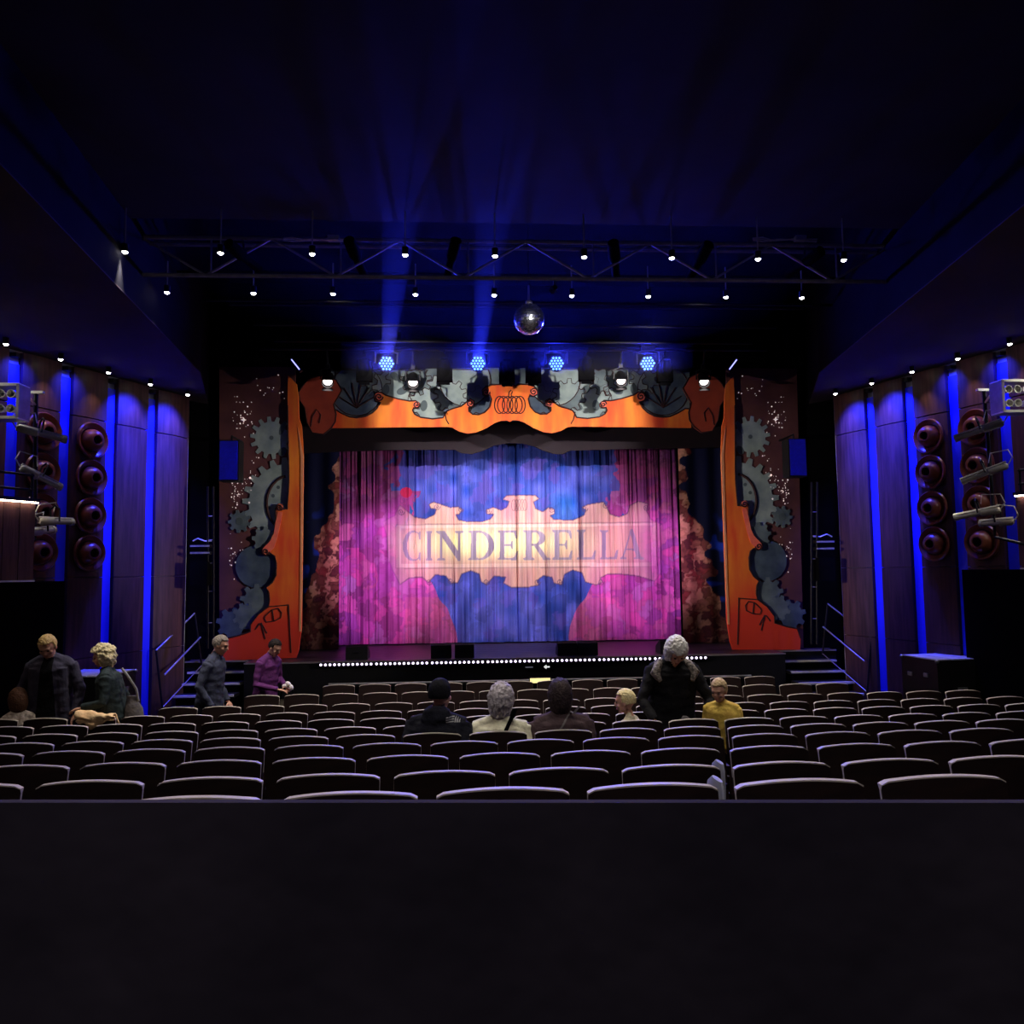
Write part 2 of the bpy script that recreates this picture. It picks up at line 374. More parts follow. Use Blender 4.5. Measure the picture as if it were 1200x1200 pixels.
def show_cloth():
    nu, nv = 900, 270
    x0, x1 = atY(392, 640, CY).x, atY(800, 640, CY).x
    z0, z1 = STZ + .03, 5.35
    xs = np.linspace(x0, x1, nu); zs = np.linspace(z0, z1, nv); XX, ZZ = np.meshgrid(xs, zs)
    flat = np.stack([XX.ravel(), np.full(XX.size, CY), ZZ.ravel()], 1)
    q = project(flat); U = q[:, 0]; Vp = q[:, 1]
    # folds
    depth = .028 * np.sin(XX * 9 + 1.2 * np.sin(XX * 2.1)) + .02 * np.sin(XX * 23 + .4 * ZZ + np.sin(XX * 5)) + .012 * np.sin(XX * 47 + ZZ * .7) + .005 * np.sin(XX * 103 + 2 * np.sin(XX * 7))
    r = np.random.default_rng(5)
    for i in range(150):
        c = r.uniform(x0, x1); a = r.uniform(-.035, .035); wd = r.uniform(.009, .03); dr = r.uniform(-.02, .02)
        depth += a * np.exp(-((XX - c - dr * (ZZ - 2)) / wd) ** 2)
    for sx_ in (410, 440, 487, 532, 606, 680, 739, 790):       # deep seams between the widths of cloth
        depth += .11 * np.exp(-((XX - atY(sx_, 640, CY).x) / .014) ** 2)
    depth *= .8 + .2 * (1 - (ZZ - z0) / (z1 - z0))
    V = flat.copy(); V[:, 1] += depth.ravel()
    # paint: violet and magenta foliage round a blue field
    idx, edge = cells(U, Vp, 620, 380, 815, 505, 765, 11, 1.7)
    pal = np.array([LIN(206, 84, 200), LIN(164, 76, 206), LIN(126, 66, 170), LIN(96, 40, 112), LIN(232, 106, 204), LIN(186, 140, 222), LIN(70, 26, 84), LIN(215, 120, 176), LIN(240, 92, 190)])
    pk = np.random.default_rng(8).integers(0, len(pal), 620); base = pal[pk[idx]]; nb_ = vnoise(U, Vp, 7, 26, 12); base = base * .62 + .38 * mixc(np.broadcast_to(LIN(96, 44, 124), base.shape), LIN(222, 112, 214), nb_)
    base = base * (.72 + .28 * edge)[:, None]
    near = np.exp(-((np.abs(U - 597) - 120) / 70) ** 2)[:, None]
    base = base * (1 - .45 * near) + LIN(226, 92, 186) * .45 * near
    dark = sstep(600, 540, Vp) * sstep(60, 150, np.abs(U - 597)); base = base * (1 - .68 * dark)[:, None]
    n1 = vnoise(U, Vp, 14, 14, 1); n2 = vnoise(U, Vp, 6, 22, 2); n3 = vnoise(U, Vp, 30, 30, 4)
    blue = mixc(LIN(36, 70, 176), LIN(104, 108, 218), n1); blue = mixc(blue, LIN(40, 120, 210), np.clip(n3 * 1.5 - .55, 0, 1) * sstep(560, 605, Vp) * sstep(640, 610, Vp)); blue = blue * (.7 + .5 * n2)[:, None]
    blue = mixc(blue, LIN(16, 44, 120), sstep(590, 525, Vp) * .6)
    rc = np.random.default_rng(77).random(620)[idx]; wob = (n1 - .5) * 14 + (n3 - .5) * 14 + (rc - .5) * 30; blue = blue * (.82 + .36 * np.random.default_rng(78).random(620)[idx])[:, None]; blue = mixc(blue, LIN(120, 84, 200), (np.random.default_rng(79).random(620)[idx] > .8) * .28)
    top = (Vp < 640) & (np.abs(U - 596) + wob < 118 + (Vp < 575) * 16 - np.clip(545 - Vp, 0, 30) * .6)
    cx = 600; halfw = 66 + np.clip((752 - Vp) / 88, 0, 1) ** 1.6 * 44
    bot = (Vp >= 640) & (np.abs(U - cx) + (n1 - .5) * 5 < halfw)
    base = np.where((top | bot)[:, None], blue, base)
    base = mixc(base, LIN(228, 120, 150), ((~bot) & (Vp > 700) & (np.abs(U - cx) < 125)) * .45 * n3)
    hot = ((U - 476) / 7) ** 2 + ((Vp - 577) / 6) ** 2 < 1; base = np.where(hot[:, None], LIN(226, 50, 110), base)
    # pale scroll-edged banner
    inb = inpoly(U, Vp, BANNER); bd = distline(U, Vp, BANNER)
    glow = np.exp(-(((U - 565) / 105) ** 2 + ((Vp - 638) / 17) ** 2)); n4 = vnoise(U, Vp, 9, 40, 6)  # spotlight glow at the banner centre is painted into the cloth colour
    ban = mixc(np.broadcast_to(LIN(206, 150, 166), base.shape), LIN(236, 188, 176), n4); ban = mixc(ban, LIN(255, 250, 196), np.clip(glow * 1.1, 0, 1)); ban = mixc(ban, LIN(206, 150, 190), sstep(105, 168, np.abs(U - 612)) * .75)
    fr0 = [(464, 615), (770, 612), (770, 664), (464, 666)]; fr1 = [(470, 619), (764, 616), (764, 659), (470, 661)]
    bk = (inpoly(U, Vp, fr0) & ~inpoly(U, Vp, fr1)); ban = mixc(ban, LIN(255, 232, 226), bk * .5)
    ban = mixc(ban, LIN(150, 104, 120), (distline(U, Vp, fr0) < .6) * .6)
    al = 1 - .85 * sstep(128, 168, np.abs(U - 614) + (n3 - .5) * 20)
    base = mixc(base, ban, inb * al)
    base = mixc(base, LIN(70, 50, 100), (bd < .75) * .6 * al)
    for (sx, sy, rr) in [(512, 594, 4), (540, 597, 3.5), (572, 599, 4), (646, 597, 4), (685, 596, 4), (710, 592, 4), (470, 600, 4), (757, 595, 4), (503, 682, 4), (570, 682, 4), (528, 681, 4), (630, 682, 4), (656, 682, 4), (704, 682, 4)]:
        sp = [(sx + rr * (1 - t / 16) * cos(t * .7), sy + rr * (1 - t / 16) * sin(t * .7)) for t in range(15)]
        base = mixc(base, LIN(96, 70, 110), (distline(U, Vp, sp, False) < .55) * .7)
    for k in range(-2, 3):                # small pumpkin drawn on the crest
        sp = [(608.5 + k * 3.2 + 2.6 * cos(t), 592 + 6.5 * sin(t)) for t in np.linspace(0, 2 * pi, 18)]
        base = mixc(base, LIN(120, 90, 110), (distline(U, Vp, sp) < .5) * .6)
    # title lettering
    for ch, a, b in LETTERS:
        ax, bx = 380 + a / 2.609, 380 + b / 2.609; yb, yt = 500 + 409 / 2.607, 500 + 319 / 2.607
        sl = -.006 * (ax - 470); sel = np.zeros(U.shape, bool)
        for o_ in GL[ch][0]: sel |= inpoly(U, Vp, [(ax + x * (bx - ax), yb + y * (yt - yb) + sl) for x, y in o_])
        base = np.where(sel[:, None], mixc(np.broadcast_to(LIN(146, 130, 166), base.shape), LIN(182, 166, 190), n4), base)
    base = base * (.74 + .5 * vnoise(U, Vp, 1.5, 70, 9))[:, None]  # sheen of the folds painted in as vertical light and dark streaks
    o = grid_object('show_cloth', paint_mat('painted_cloth', .75, 60, 0, .1), V, nu, nv, np.clip(base, 0, 1), 0)
    tag(o, 'pleated painted stage cloth in blue and magenta with a pale title banner', 'curtain')
show_cloth()

# inner painted side wings and dark inner border
def wing(s):
    nu, nv = 70, 240
    if s < 0: xa, xb = atY(352, 640, 16.4).x, atY(397, 640, 16.4).x
    else: xa, xb = atY(798, 640, 16.4).x, atY(852, 640, 16.4).x
    xs = np.linspace(xa, xb, nu); zs = np.linspace(STZ + .01, 5.6, nv); XX, ZZ = np.meshgrid(xs, zs)
    V = np.stack([XX.ravel(), np.full(XX.size, 16.4), ZZ.ravel()], 1); q = project(V); U = q[:, 0]; Y = q[:, 1]
    t = (U - U.min()) / (U.max() - U.min()); t = t if s < 0 else 1 - t          # 1 at the cloth side
    idx, edge = cells(U, Y, 260, U.min() - 5, U.max() + 5, 500, 765, 20 + s, 1.3)
    r = np.random.default_rng(31); pal = np.array([LIN(196, 134, 112), LIN(160, 100, 84), LIN(120, 66, 60), LIN(96, 44, 52), LIN(210, 150, 128), LIN(140, 60, 60)])
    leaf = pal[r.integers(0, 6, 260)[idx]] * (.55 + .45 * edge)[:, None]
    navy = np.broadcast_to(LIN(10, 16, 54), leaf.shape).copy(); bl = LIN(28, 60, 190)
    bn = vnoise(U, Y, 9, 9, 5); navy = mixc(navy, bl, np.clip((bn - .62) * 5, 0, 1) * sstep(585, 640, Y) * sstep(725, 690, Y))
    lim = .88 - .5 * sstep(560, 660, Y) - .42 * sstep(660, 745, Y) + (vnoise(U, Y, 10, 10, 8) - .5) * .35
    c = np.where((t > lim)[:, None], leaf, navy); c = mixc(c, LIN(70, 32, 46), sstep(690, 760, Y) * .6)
    V[:, 1] += .03 * np.sin(V[:, 0] * 14)
    o = grid_object('leaf_wing', paint_mat('painted_wing', .8, 40, 0, .2), V, nu, nv, c, .02)
    tag(o, f'painted leafy side wing {"left" if s < 0 else "right"} of the pleated cloth', 'stage flat')
wing(-1); wing(1)
mb = MB()
IB = [(345, 497), (345, 532), (395, 529), (470, 527), (533, 527), (541, 531), (553, 532), (566, 528), (579, 522), (597, 519), (612, 519.5), (626, 523), (637, 528), (650, 532), (660, 532), (668, 528), (740, 526), (800, 525), (855, 524), (855, 490)]
mb.prism([atY(x, y, 16.2) for x, y in IB], (0, .06, 0)); bo = thing('inner_border', 'dark plum scalloped border hanging above the pleated cloth', 'stage border', (XM, 16.2, 5.1))
mb.build('valance', mat('plum_border', (20, 9, 20), (28, 12, 24), .8, 0, 3), bo)
mb = MB(); mb.tube([(-4.4, 16.24, 5.62), (4.6, 16.24, 5.62)], .03, 8); mb.build('batten', M['blackmetal'], bo, True)
for x in (-4, XM, 4.2):
    mb = MB(); mb.tube([(x, 16.24, 5.3), (x, 16.24, 8.4)], .008, 6); mb.build('suspension_line', M['blackmetal'], bo)
for sx_ in (395.5, 797.5):
    mb = MB(); p = atY(sx_, 640, 17.05); mb.box((p.x, 17.05, 3.15), (.07, .05, 4.7)); 
    tag(mb.build('black_batten', M['matteblack']), f'thin black upright at the {"left" if sx_ < 500 else "right"} edge of the pleated cloth', 'upright')

# ------------------------------------------------------------------ painted portal: header and legs
def orange_mat():
    m = bpy.data.materials.new('painted_orange'); m.use_nodes = True; nt = m.node_tree; N = nt.nodes; L = nt.links; b = N['Principled BSDF']
    b.inputs['Roughness'].default_value = .65; b.inputs['Specular IOR Level'].default_value = .2
    tc = N.new('ShaderNodeTexCoord'); mp = N.new('ShaderNodeMapping'); mp.inputs['Scale'].default_value = (2.2, 1, .45); L.new(tc.outputs['Object'], mp.inputs[0])
    nz = N.new('ShaderNodeTexNoise'); nz.inputs['Scale'].default_value = 1.6; nz.inputs['Detail'].default_value = 3; L.new(mp.outputs[0], nz.inputs[0])
    cr = N.new('ShaderNodeValToRGB'); e = cr.color_ramp.elements; e[0].position = .3; e[1].position = .7
    e[0].color = lin((226, 76, 44)) + (1,); e[1].color = lin((248, 144, 50)) + (1,); L.new(nz.outputs[0], cr.inputs[0])
    # the artwork turns red towards the foot of the legs
    gm = N.new('ShaderNodeNewGeometry'); sp = N.new('ShaderNodeSeparateXYZ'); L.new(gm.outputs['Position'], sp.inputs[0])
    mr = N.new('ShaderNodeMapRange'); mr.inputs['From Min'].default_value = 1.5; mr.inputs['From Max'].default_value = 2.3; L.new(sp.outputs['Z'], mr.inputs[0])
    mx = N.new('ShaderNodeMix'); mx.data_type = 'RGBA'; L.new(mr.outputs[0], mx.inputs['Factor']); mx.inputs['A'].default_value = lin((224, 66, 46)) + (1,); L.new(cr.outputs[0], mx.inputs['B'])
    L.new(mx.outputs['Result'], b.inputs['Base Color']); return m
M['orange'] = orange_mat()
M['redcurl'] = mat('painted_rust', (150, 58, 46), (184, 78, 52), .7, 0, 3)
M['pinkcurl'] = mat('painted_coral', (236, 96, 84), (244, 130, 96), .7, 0, 8)
M['gear'] = mat('painted_gear', (112, 132, 134), (158, 174, 170), .75, 0, 3.2, .1)
M['gear2'] = mat('painted_gear_shade', (74, 90, 98), (112, 128, 130), .75, 0, 3.5, .1)
M['gear3'] = mat('painted_gear_blue', (46, 62, 82), (84, 102, 116), .75, 0, 3.2, .1)
M['gearhole'] = mat('painted_gear_dark', (70, 84, 88), (86, 100, 104), .8, 0, 5)
M['ink'] = mat('painted_ink', (46, 22, 24), (60, 30, 30), .8)
M['backing'] = mat('painted_dusk', (78, 42, 50), (108, 64, 62), .85, 0, 1.5)

def gear_pts(cx, cy, r, n, ph=0, tooth=.2, px=True):
    P = []
    for k in range(n):
        a = ph + 2 * pi * k / n; st = 2 * pi / n
        for da, rr in ((-.30, 1 - tooth), (-.17, 1), (.17, 1), (.30, 1 - tooth)): P.append((cx + r * rr * cos(a + st * da), cy + r * rr * sin(a + st * da)))
    return P
def circ(cx, cy, r, n=20, ry=None): return [(cx + r * cos(2 * pi * i / n), cy + (ry or r) * sin(2 * pi * i / n)) for i in range(n)]
def flat_part(root, name, pts, Y, th, m, s=-1, smooth=False):
    mb = MB(); mb.prism([side(atY(x, y, Y), s) for x, y in pts], (0, th, 0)); return mb.build(name, m, root, smooth)
def ink_line(root, pts, Y, s=-1, r=.012, name='ink_line'):
    mb = MB(); mb.tube([side(atY(x, y, Y), s) for x, y in pts], r, 6); return mb.build(name, M['ink'], root)
def curl(root, cx, cy, r, Y, s=-1, m=None, dirn=1):
    c = flat_part(root, 'scroll_curl', circ(cx, cy, r), Y, .05, m or M['pinkcurl'], s)
    sp = [(cx + r * (1 - t / 22) * cos(t * .5 * dirn), cy + r * (1 - t / 22) * sin(t * .5 * dirn)) for t in range(20)]
    mb = MB(); mb.tube([side(atY(x, y, Y - .004), s) for x, y in sp], .012, 6); mb.build('ink_line', M['ink'], c)

HY = 15.35
header = thing('portal_header', 'painted header with orange scrollwork, grey gears and a drawn pumpkin', 'stage flat', (XM, HY, 5.2))
HB = [(388, 434), (408, 437), (412, 432), (440, 432), (470, 436), (500, 432), (530, 432), (560, 431), (587, 431), (600, 432), (617, 431), (640, 431), (680, 432), (700, 435), (730, 434), (760, 434), (790, 437), (808, 436), (808, 492), (388, 494)]
flat_part(header, 'gear_backing', HB, HY + .05, .05, M['gear2'])
XC = 597.5
def mx_(pts): return [(2 * XC - x, y - .4) for x, y in pts]
for mirx in (0, 1):
    T = (lambda p: mx_(p)) if mirx else (lambda p: p)
    for (cx, cy, r, n, ph, tn, mm) in [(418, 457, 30, 1, 0, 0, 'gear3'), (462, 452, 26, 11, .2, .22, 'gear'), (508, 470, 30, 12, .1, .22, 'gear'), (488, 446, 18, 9, .5, .3, 'gear2'), (545, 446, 30, 1, 0, 0, 'gear'), (528, 464, 20, 10, .3, .25, 'gear2'), (565, 470, 19, 9, .2, .2, 'gear3'), (440, 446, 18, 9, .1, .3, 'gear2')]:
        pts = circ(cx, cy, r, 28) if n == 1 else gear_pts(cx, cy, r, n, ph, tn)
        pts = [(min(max(x, 389), 806), min(max(y, 433), 493)) for x, y in pts]
        dy = .04 - .002 * ((cx * 7) % 9)
        g = flat_part(header, 'painted_gear', T(pts), HY + dy, .02, M[mm])
        if n > 1 and r > 24:
            for k in range(3):
                a = .6 + k * 2.1; hp = [(cx + r * .42 * cos(a) + 4.2 * cos(t) * cos(a + .6) - 6.5 * sin(t) * sin(a + .6), cy + r * .42 * sin(a) + 4.2 * cos(t) * sin(a + .6) + 6.5 * sin(t) * cos(a + .6)) for t in [2 * pi * i / 14 for i in range(14)]]
                hp = [(x, max(y, 433)) for x, y in hp]
                flat_part(g, 'gear_hole', T(hp), HY + dy - .008, .01, M['gearhole'])
        pl = [(x, y) for x, y in pts]
        ink_line(g, T(pl + pl[:1]), HY + dy, name='outline', r=.010)
    for k in range(6):
        a = pi * (.15 + .14 * k); ink_line(header, T([(418, 478), (418 + 24 * cos(a), 478 - 30 * sin(a))]), HY + .025, r=.012)
HALF = [(385, 501.5), (385, 480), (392, 479), (400, 484), (410, 488.5), (418, 489.5), (428, 488), (436, 484), (442, 478), (446, 471.5), (440, 470), (438, 464), (441, 460), (447, 459.7), (452, 463), (466.7, 467.5), (480, 470), (487, 469.6), (491.8, 473), (490, 478), (484.5, 478), (483.5, 481), (486, 485.5), (493, 489), (506.7, 490.8), (519, 489.5), (521.5, 485), (524, 481.5), (530, 479), (540, 476), (547, 471), (551, 467.6), (555.5, 470), (556, 475.5), (549, 478), (549.5, 482), (554, 485.5), (561, 485.8), (568, 483), (573.5, 477), (575.8, 468), (574, 463), (570, 465), (565.5, 462.5), (565, 457.5), (569, 453.2), (576.7, 450.8), (588, 450.4), (590.8, 453), (593.5, 451), (597.5, 450.5)]
HALFB = [(597.5, 494.3), (594, 492.5), (588, 493), (580, 495.5), (570, 501.7), (558, 506.7), (548, 508), (538, 505.5), (530, 501), (524, 500.2)]
full = HALF + list(reversed(mx_(HALF)[:-1])) + [(p[0], p[1]) for p in reversed(mx_(HALFB)[1:])] + HALFB
flat_part(header, 'orange_scrollwork', full, HY, .04, M['orange'])
ink_line(header, HALF[1:] + list(reversed(mx_(HALF)[1:-1])), HY - .002, r=.016)
for (cx, cy, r) in ((444, 465, 5), (488, 474, 4), (551, 472.5, 4.6), (569.5, 459.5, 4.6)):
    curl(header, cx, cy, r, HY - .012); curl(header, 2 * XC - cx, cy - .4, r, HY - .012, dirn=-1)
ink_line(header, [(521, 483), (523, 492), (526, 497)], HY - .004); ink_line(header, mx_([(521, 483), (523, 492), (526, 497)]), HY - .004)
pump = None
for k, (ox, rx) in enumerate(((-12, 6), (-7.5, 7), (-2.6, 6.2), (2.6, 6.2), (7.5, 7), (12, 6))):
    ink_line(header, [(XC + ox + rx * cos(t), 474.5 + 10 * sin(t)) for t in [2 * pi * i / 22 for i in range(23)]], HY - .004, r=.011, name='pumpkin_line')
ink_line(header, [(XC - 2, 466), (XC - 1, 460), (XC + 1.5, 457), (XC + 3, 459), (XC + 1.5, 462), (XC + 2.5, 466)], HY - .004, r=.011, name='pumpkin_stalk')
BR = [(361, 444), (372, 440), (383, 439.5), (394, 445), (400.7, 457), (396, 466), (391, 474), (394, 485), (393, 494), (388, 502), (379, 509), (366, 507), (359.5, 495), (357, 478), (351, 469), (350, 460), (355, 452)]
for mirx in (0, 1):
    T = (lambda p: [(2 * 600.5 - x, y - 2) for x, y in p]) if mirx else (lambda p: p)
    b_ = flat_part(header, 'rust_bracket', T(BR), HY - .03, .05, M['redcurl'])
    ink_line(b_, T([(364, 500), (366, 488), (371, 480), (376, 486), (374, 496)]), HY - .034, r=.012); ink_line(b_, T(BR + BR[:1]), HY - .03, r=.014)

LEG = [(337.5, 440), (340, 442), (347.5, 450), (349.5, 464), (350.5, 490), (353.5, 499), (355.7, 535), (355, 600), (354, 690), (353.5, 735), (350, 762), (347, 771), (262, 774), (261, 760), (265, 748), (279, 745), (293.5, 740), (293.5, 732), (302.5, 720), (314.5, 711), (316, 703.5), (315, 694), (312, 688.5), (319, 682.5), (323.5, 674), (324, 660), (322, 652), (317, 648.5), (312, 651), (307, 648.5), (307, 643), (313, 637), (317, 633), (320.5, 625), (323, 609), (323, 596), (326, 591), (331, 591), (333, 597), (336.5, 597), (338.5, 565), (337.7, 520), (337, 475)]
LY = 14.85
for s in (-1, 1):
    sd = 'left' if s < 0 else 'right'
    root = thing('painted_side_flat', f'tall orange painted leg flat with grey gears and sparkles, {sd} of the stage', 'stage flat', side(atY(300, 768, LY), s))
    root.location.z = STZ
    flat_part(root, 'dusk_backing', [(257, 430), (346, 430), (346, 770), (257, 773)], LY + .075, .05, M['backing'], s)
    for i, (cx, cy, r, n, ph, mm, hole) in enumerate([(318, 513, 25, 14, .1, 'gear', 2.6), (338, 590, 54, 22, .05, 'gear', 0), (280.5, 611, 13.5, 9, .3, 'gear2', 4.6), (301, 664, 25, 1, .3, 'gear3', 0), (301, 704, 20, 9, .5, 'gear2', 0), (272, 731, 19, 8, .2, 'gear3', 0), (288, 722, 16, 8, .4, 'gear2', 0), (310, 632, 15, 8, .1, 'gear2', 0)]):
        pts = circ(cx, cy, r, 26) if n == 1 else gear_pts(cx, cy, r, n, ph, .24 if r < 40 else .14)
        pts = [(min(x, 345), y) for x, y in pts]; gy = LY + .062 - .006 * i
        g = flat_part(root, 'painted_gear', pts, gy, .025, M[mm], s)
        if hole: flat_part(g, 'gear_hole', circ(cx, cy, hole, 12), gy - .005, .01, M['gearhole'], s)
        if i == 0:
            for (hx, hy, a, b) in ((331, 502, 3.2, 8), (331, 529, 4.5, 5)): flat_part(g, 'gear_hole', [(hx + a * cos(t) - .35 * b * sin(t), hy + b * sin(t)) for t in [2 * pi * q / 14 for q in range(14)]], gy - .005, .01, M['gearhole'], s)
        if i == 1:
            ink_line(g, [(338 + 30 * cos(t) * .85, 590 + 32 * sin(t)) for t in [pi * (.62 + .07 * q) for q in range(13)]], gy, s, .028, 'groove')
            for hx, hy in ((326, 571), (320, 581), (315, 595)): flat_part(g, 'gear_hole', circ(hx, hy, 2.2, 10), gy - .005, .01, M['gearhole'], s)
    flat_part(root, 'orange_scrollwork', LEG, LY, .05, M['orange'], s)
    ink_line(root, LEG[13:], LY, s, .014)
    curl(root, 311.5, 646.5, 4.6, LY - .015, s); curl(root, 328, 594.5, 4, LY - .015, s)
    flat_part(root, 'inner_return', [(349, 500), (355.7, 535), (355, 600), (354, 690), (353, 740), (350.5, 740), (351.5, 690), (352.3, 600), (352.5, 535)], LY - .012, .02, mat('painted_peach', (236, 150, 100), (244, 170, 120), .7), s)
    flat_part(root, 'rust_roll', [(308, 643), (316, 634.5), (320.5, 625.5), (323.5, 609), (326, 600), (331, 600), (329, 612), (325, 630), (321, 642), (315, 648)], LY - .012, .02, M['pinkcurl'], s)
    for ln in ([(311, 722), (318, 715), (326, 713), (330, 718), (329, 724), (321, 728), (312, 729), (310, 725), (311, 722)], [(319, 714), (321, 728)], [(304, 731), (306, 731), (311, 749)], [(306, 730), (313, 742)], [(315, 711), (337, 709)], [(338, 708), (341, 765)], [(299, 738), (304, 731)]):
        ink_line(root, ln, LY - .004, s)
    mb = MB(); rr = random.Random(41)
    def star(x, y, r): 
        p = side(atY(x, y, LY + .055), s); mb.prism([p + Vector((r * a, 0, r * b)) for a, b in ((0, 1), (.3, .3), (1, 0), (.3, -.3), (0, -1), (-.3, -.3), (-1, 0), (-.3, .3))], (0, .01, 0))
    for i in range(120):
        k = rr.random()
        if k < .3: x, y = rr.gauss(284, 8), rr.gauss(493, 14)
        elif k < .72: x = rr.uniform(270, 304); y = 592 - (x - 270) * 1.35 + rr.gauss(0, 9)
        elif k < .9: x, y = rr.gauss(274, 4), rr.gauss(654, 14)
        else: x, y = rr.uniform(300, 334), rr.gauss(458, 8)
        if x > 334 or x < 259: continue
        star(x, y, abs(rr.gauss(.006, .004)) + .004)
    star(285.5, 492, .05); star(293, 560, .03); star(292, 589, .025); star(272, 566, .02)
    st = mb.build('sparkles', emis('star_sparkle', (1, .82, .80), .5), root); st['kind'] = 'stuff'

# ------------------------------------------------------------------ ceiling lamps, truss, pipes, mirror ball
def downlight(p, ztop, label, group, power, size=95, col=(1, .9, .8), stem=True):
    root = thing('ceiling_downlight', label, 'lamp', p, 0, group)
    mb = MB(); mb.lathe([(.0, .0), (0, .035), (.09, .04), (.10, .02), (.10, 0)], p, (0, 0, 1), 14); mb.build('lamp_can', M['blackmetal'], root, True)
    mb = MB(); mb.lathe([(-.022, .0), (-.016, .018), (-.004, .030), (.012, .034)], p, (0, 0, 1), 14); mb.build('lamp_lens', lens_white, root, True)
    if stem:
        mb = MB(); mb.tube([p + Vector((0, 0, .09)), Vector((p.x, p.y, ztop))], .009, 6); mb.build('stem', M['alu'], root)
    spot('house_light', p - Vector((0, 0, .045)), p - Vector((0, 0, 3)), power, col, size, .9, .03, root)
xs1 = [146, 258, 366, 475, 580, 684, 787, 889, 992, 1093]; ys1 = [295, 296, 298, 300, 301, 303, 303, 303, 302, 302]
xs2 = [197, 298, 391, 487, 579, 670, 760, 852, 941, 1030]; ys2 = [344, 345, 346, 346, 347, 347, 347, 347, 348, 348]
for i in range(10):
    p = atZ(xs1[i], ys1[i], 6.08); p.y = 8.72; downlight(p, 6.6, f'white hanging downlight, {ORD[i]} from the left in the nearer ceiling row', 'nearer row of downlights', P_HOUSE, 52 if i in (0, 9) else 88)
    p = atZ(xs2[i], ys2[i], 6.08); p.y = 10.0; downlight(p, 6.5, f'white hanging downlight, {ORD[i]} from the left in the farther ceiling row', 'farther row of downlights', P_HOUSE, 46 if i in (0, 9) else 88)
for y_, n_, f_, nm_ in ((4.5, 8, .75, 'over the rear seats'), (.5, 6, .95, 'added to light the parapet')):  # parapet row is out of view, added to brighten the parapet's near side
    for i in range(n_): downlight(Vector((-5 + 10 * i / (n_ - 1), y_, 6.5)), 6.6, f'white ceiling downlight {nm_}, {ORD[i]} from the left', f'downlights {nm_}', P_HOUSE * f_)
for s in (-1, 1):
    W = WALLS[s]; P = W['P']; sd = 'left' if s < 0 else 'right'
    for k in range(-3, 5):
        p = P(k * W['step'], 0, 5.56); downlight(p, 5.65, f'small downlight above the {sd} wall, {ORD[4 - k]} from the stage', f'{sd} wall downlights', P_WALLDOWN, 80, (1, .72, .55), False)
        wl = spot('wall_wash', P(k * W['step'], .0, 5.53), P(k * W['step'], -.34, 4.7), P_WALLDOWN * 2.4, (1, .72, .6), 60, 1.0, .02)
        aim = {4: (side((-5.5, 13.9, .4), s), 90, 34), 3: (side((-5.2, 13.2, 1.2), s), 60, 34), 1: (side((-5.9, 11.2, .9), s), 70, 30), 0: (side((-5.4, 9.1, 1.2), s), 130, 40), -1: (side((-6.0, 9.85, 3.7), s), 60, 75), -3: (side((-6.1, 9.85, 3.8), s), 90, 50)}.get(k)
        par = [o for o in COL.objects if o.name.startswith('ceiling_downlight')][-1]; wl.location -= par.location; wl.parent = par
        if aim: spot('added_fill_spot', P(k * W['step'], .03, 5.51), aim[0], aim[1], (1, .92, .85), aim[2], .8, .03, par)  # extra spots added to brighten steps, cases, people and boom lamps

tr = thing('lighting_truss', 'long grey lattice truss spanning the roof void', 'truss', (XM, 9.5, 6.1))
TX0, TX1 = -4.85, 4.75
for z, y in ((6.12, 9.5), (6.6, 9.5), (6.62, 9.75)):
    mb = MB(); mb.tube([(TX0, y, z), (TX1, y, z)], .028, 8); mb.build('chord', M['truss'], tr, True)
nb = 6
for k in range(nb):
    a = TX0 + (TX1 - TX0) * k / nb; b = TX0 + (TX1 - TX0) * (k + 1) / nb; m_ = (a + b) / 2
    mb = MB(); mb.tube([(a, 9.5, 6.6), (m_, 9.5, 6.12)], .016, 6); mb.build('diagonal', M['truss'], tr)
    mb = MB(); mb.tube([(m_, 9.5, 6.12), (b, 9.5, 6.6)], .016, 6); mb.build('diagonal', M['truss'], tr)
    mb = MB(); mb.tube([(m_ + .06, 9.5, 6.12), (m_ + .06, 9.5, 6.6)], .012, 6); mb.build('upright', M['truss'], tr)
for i, (y, z) in enumerate(((11.0, 6.75), (11.6, 6.55), (12.2, 6.7), (12.9, 6.6), (13.5, 6.5))):
    mb = MB(); mb.tube([(-5 + .2 * i, y, z), (5.2 - .2 * i, y, z)], .024, 8)
    tag(mb.build('rigging_pipe', M['blackmetal'], None, True), f'black rigging pipe high in the void, {ORD[i]} behind the truss', 'pipe', 'rigging pipes')
for sx_, nm in ((372, 'left'), (920, 'right')):
    p = atY(sx_, 282, 9.4); r = thing('cable_bundle', f'pale coiled cable bundle on the {nm} half of the truss', 'cable', p)
    for k in range(3):
        mb = MB(); mb.tube([p + Vector((-.42 + .12 * t, .02 * sin(t * 3 + k), .012 * k + .012 * sin(t * 5 + k))) for t in range(8)], .008, 6); mb.build('cable', M['alu'], r)
    mb = MB(); mb.box(p + Vector((.2, 0, .03)), (.14, .08, .06)); mb.build('plug_box', M['alu'], r)

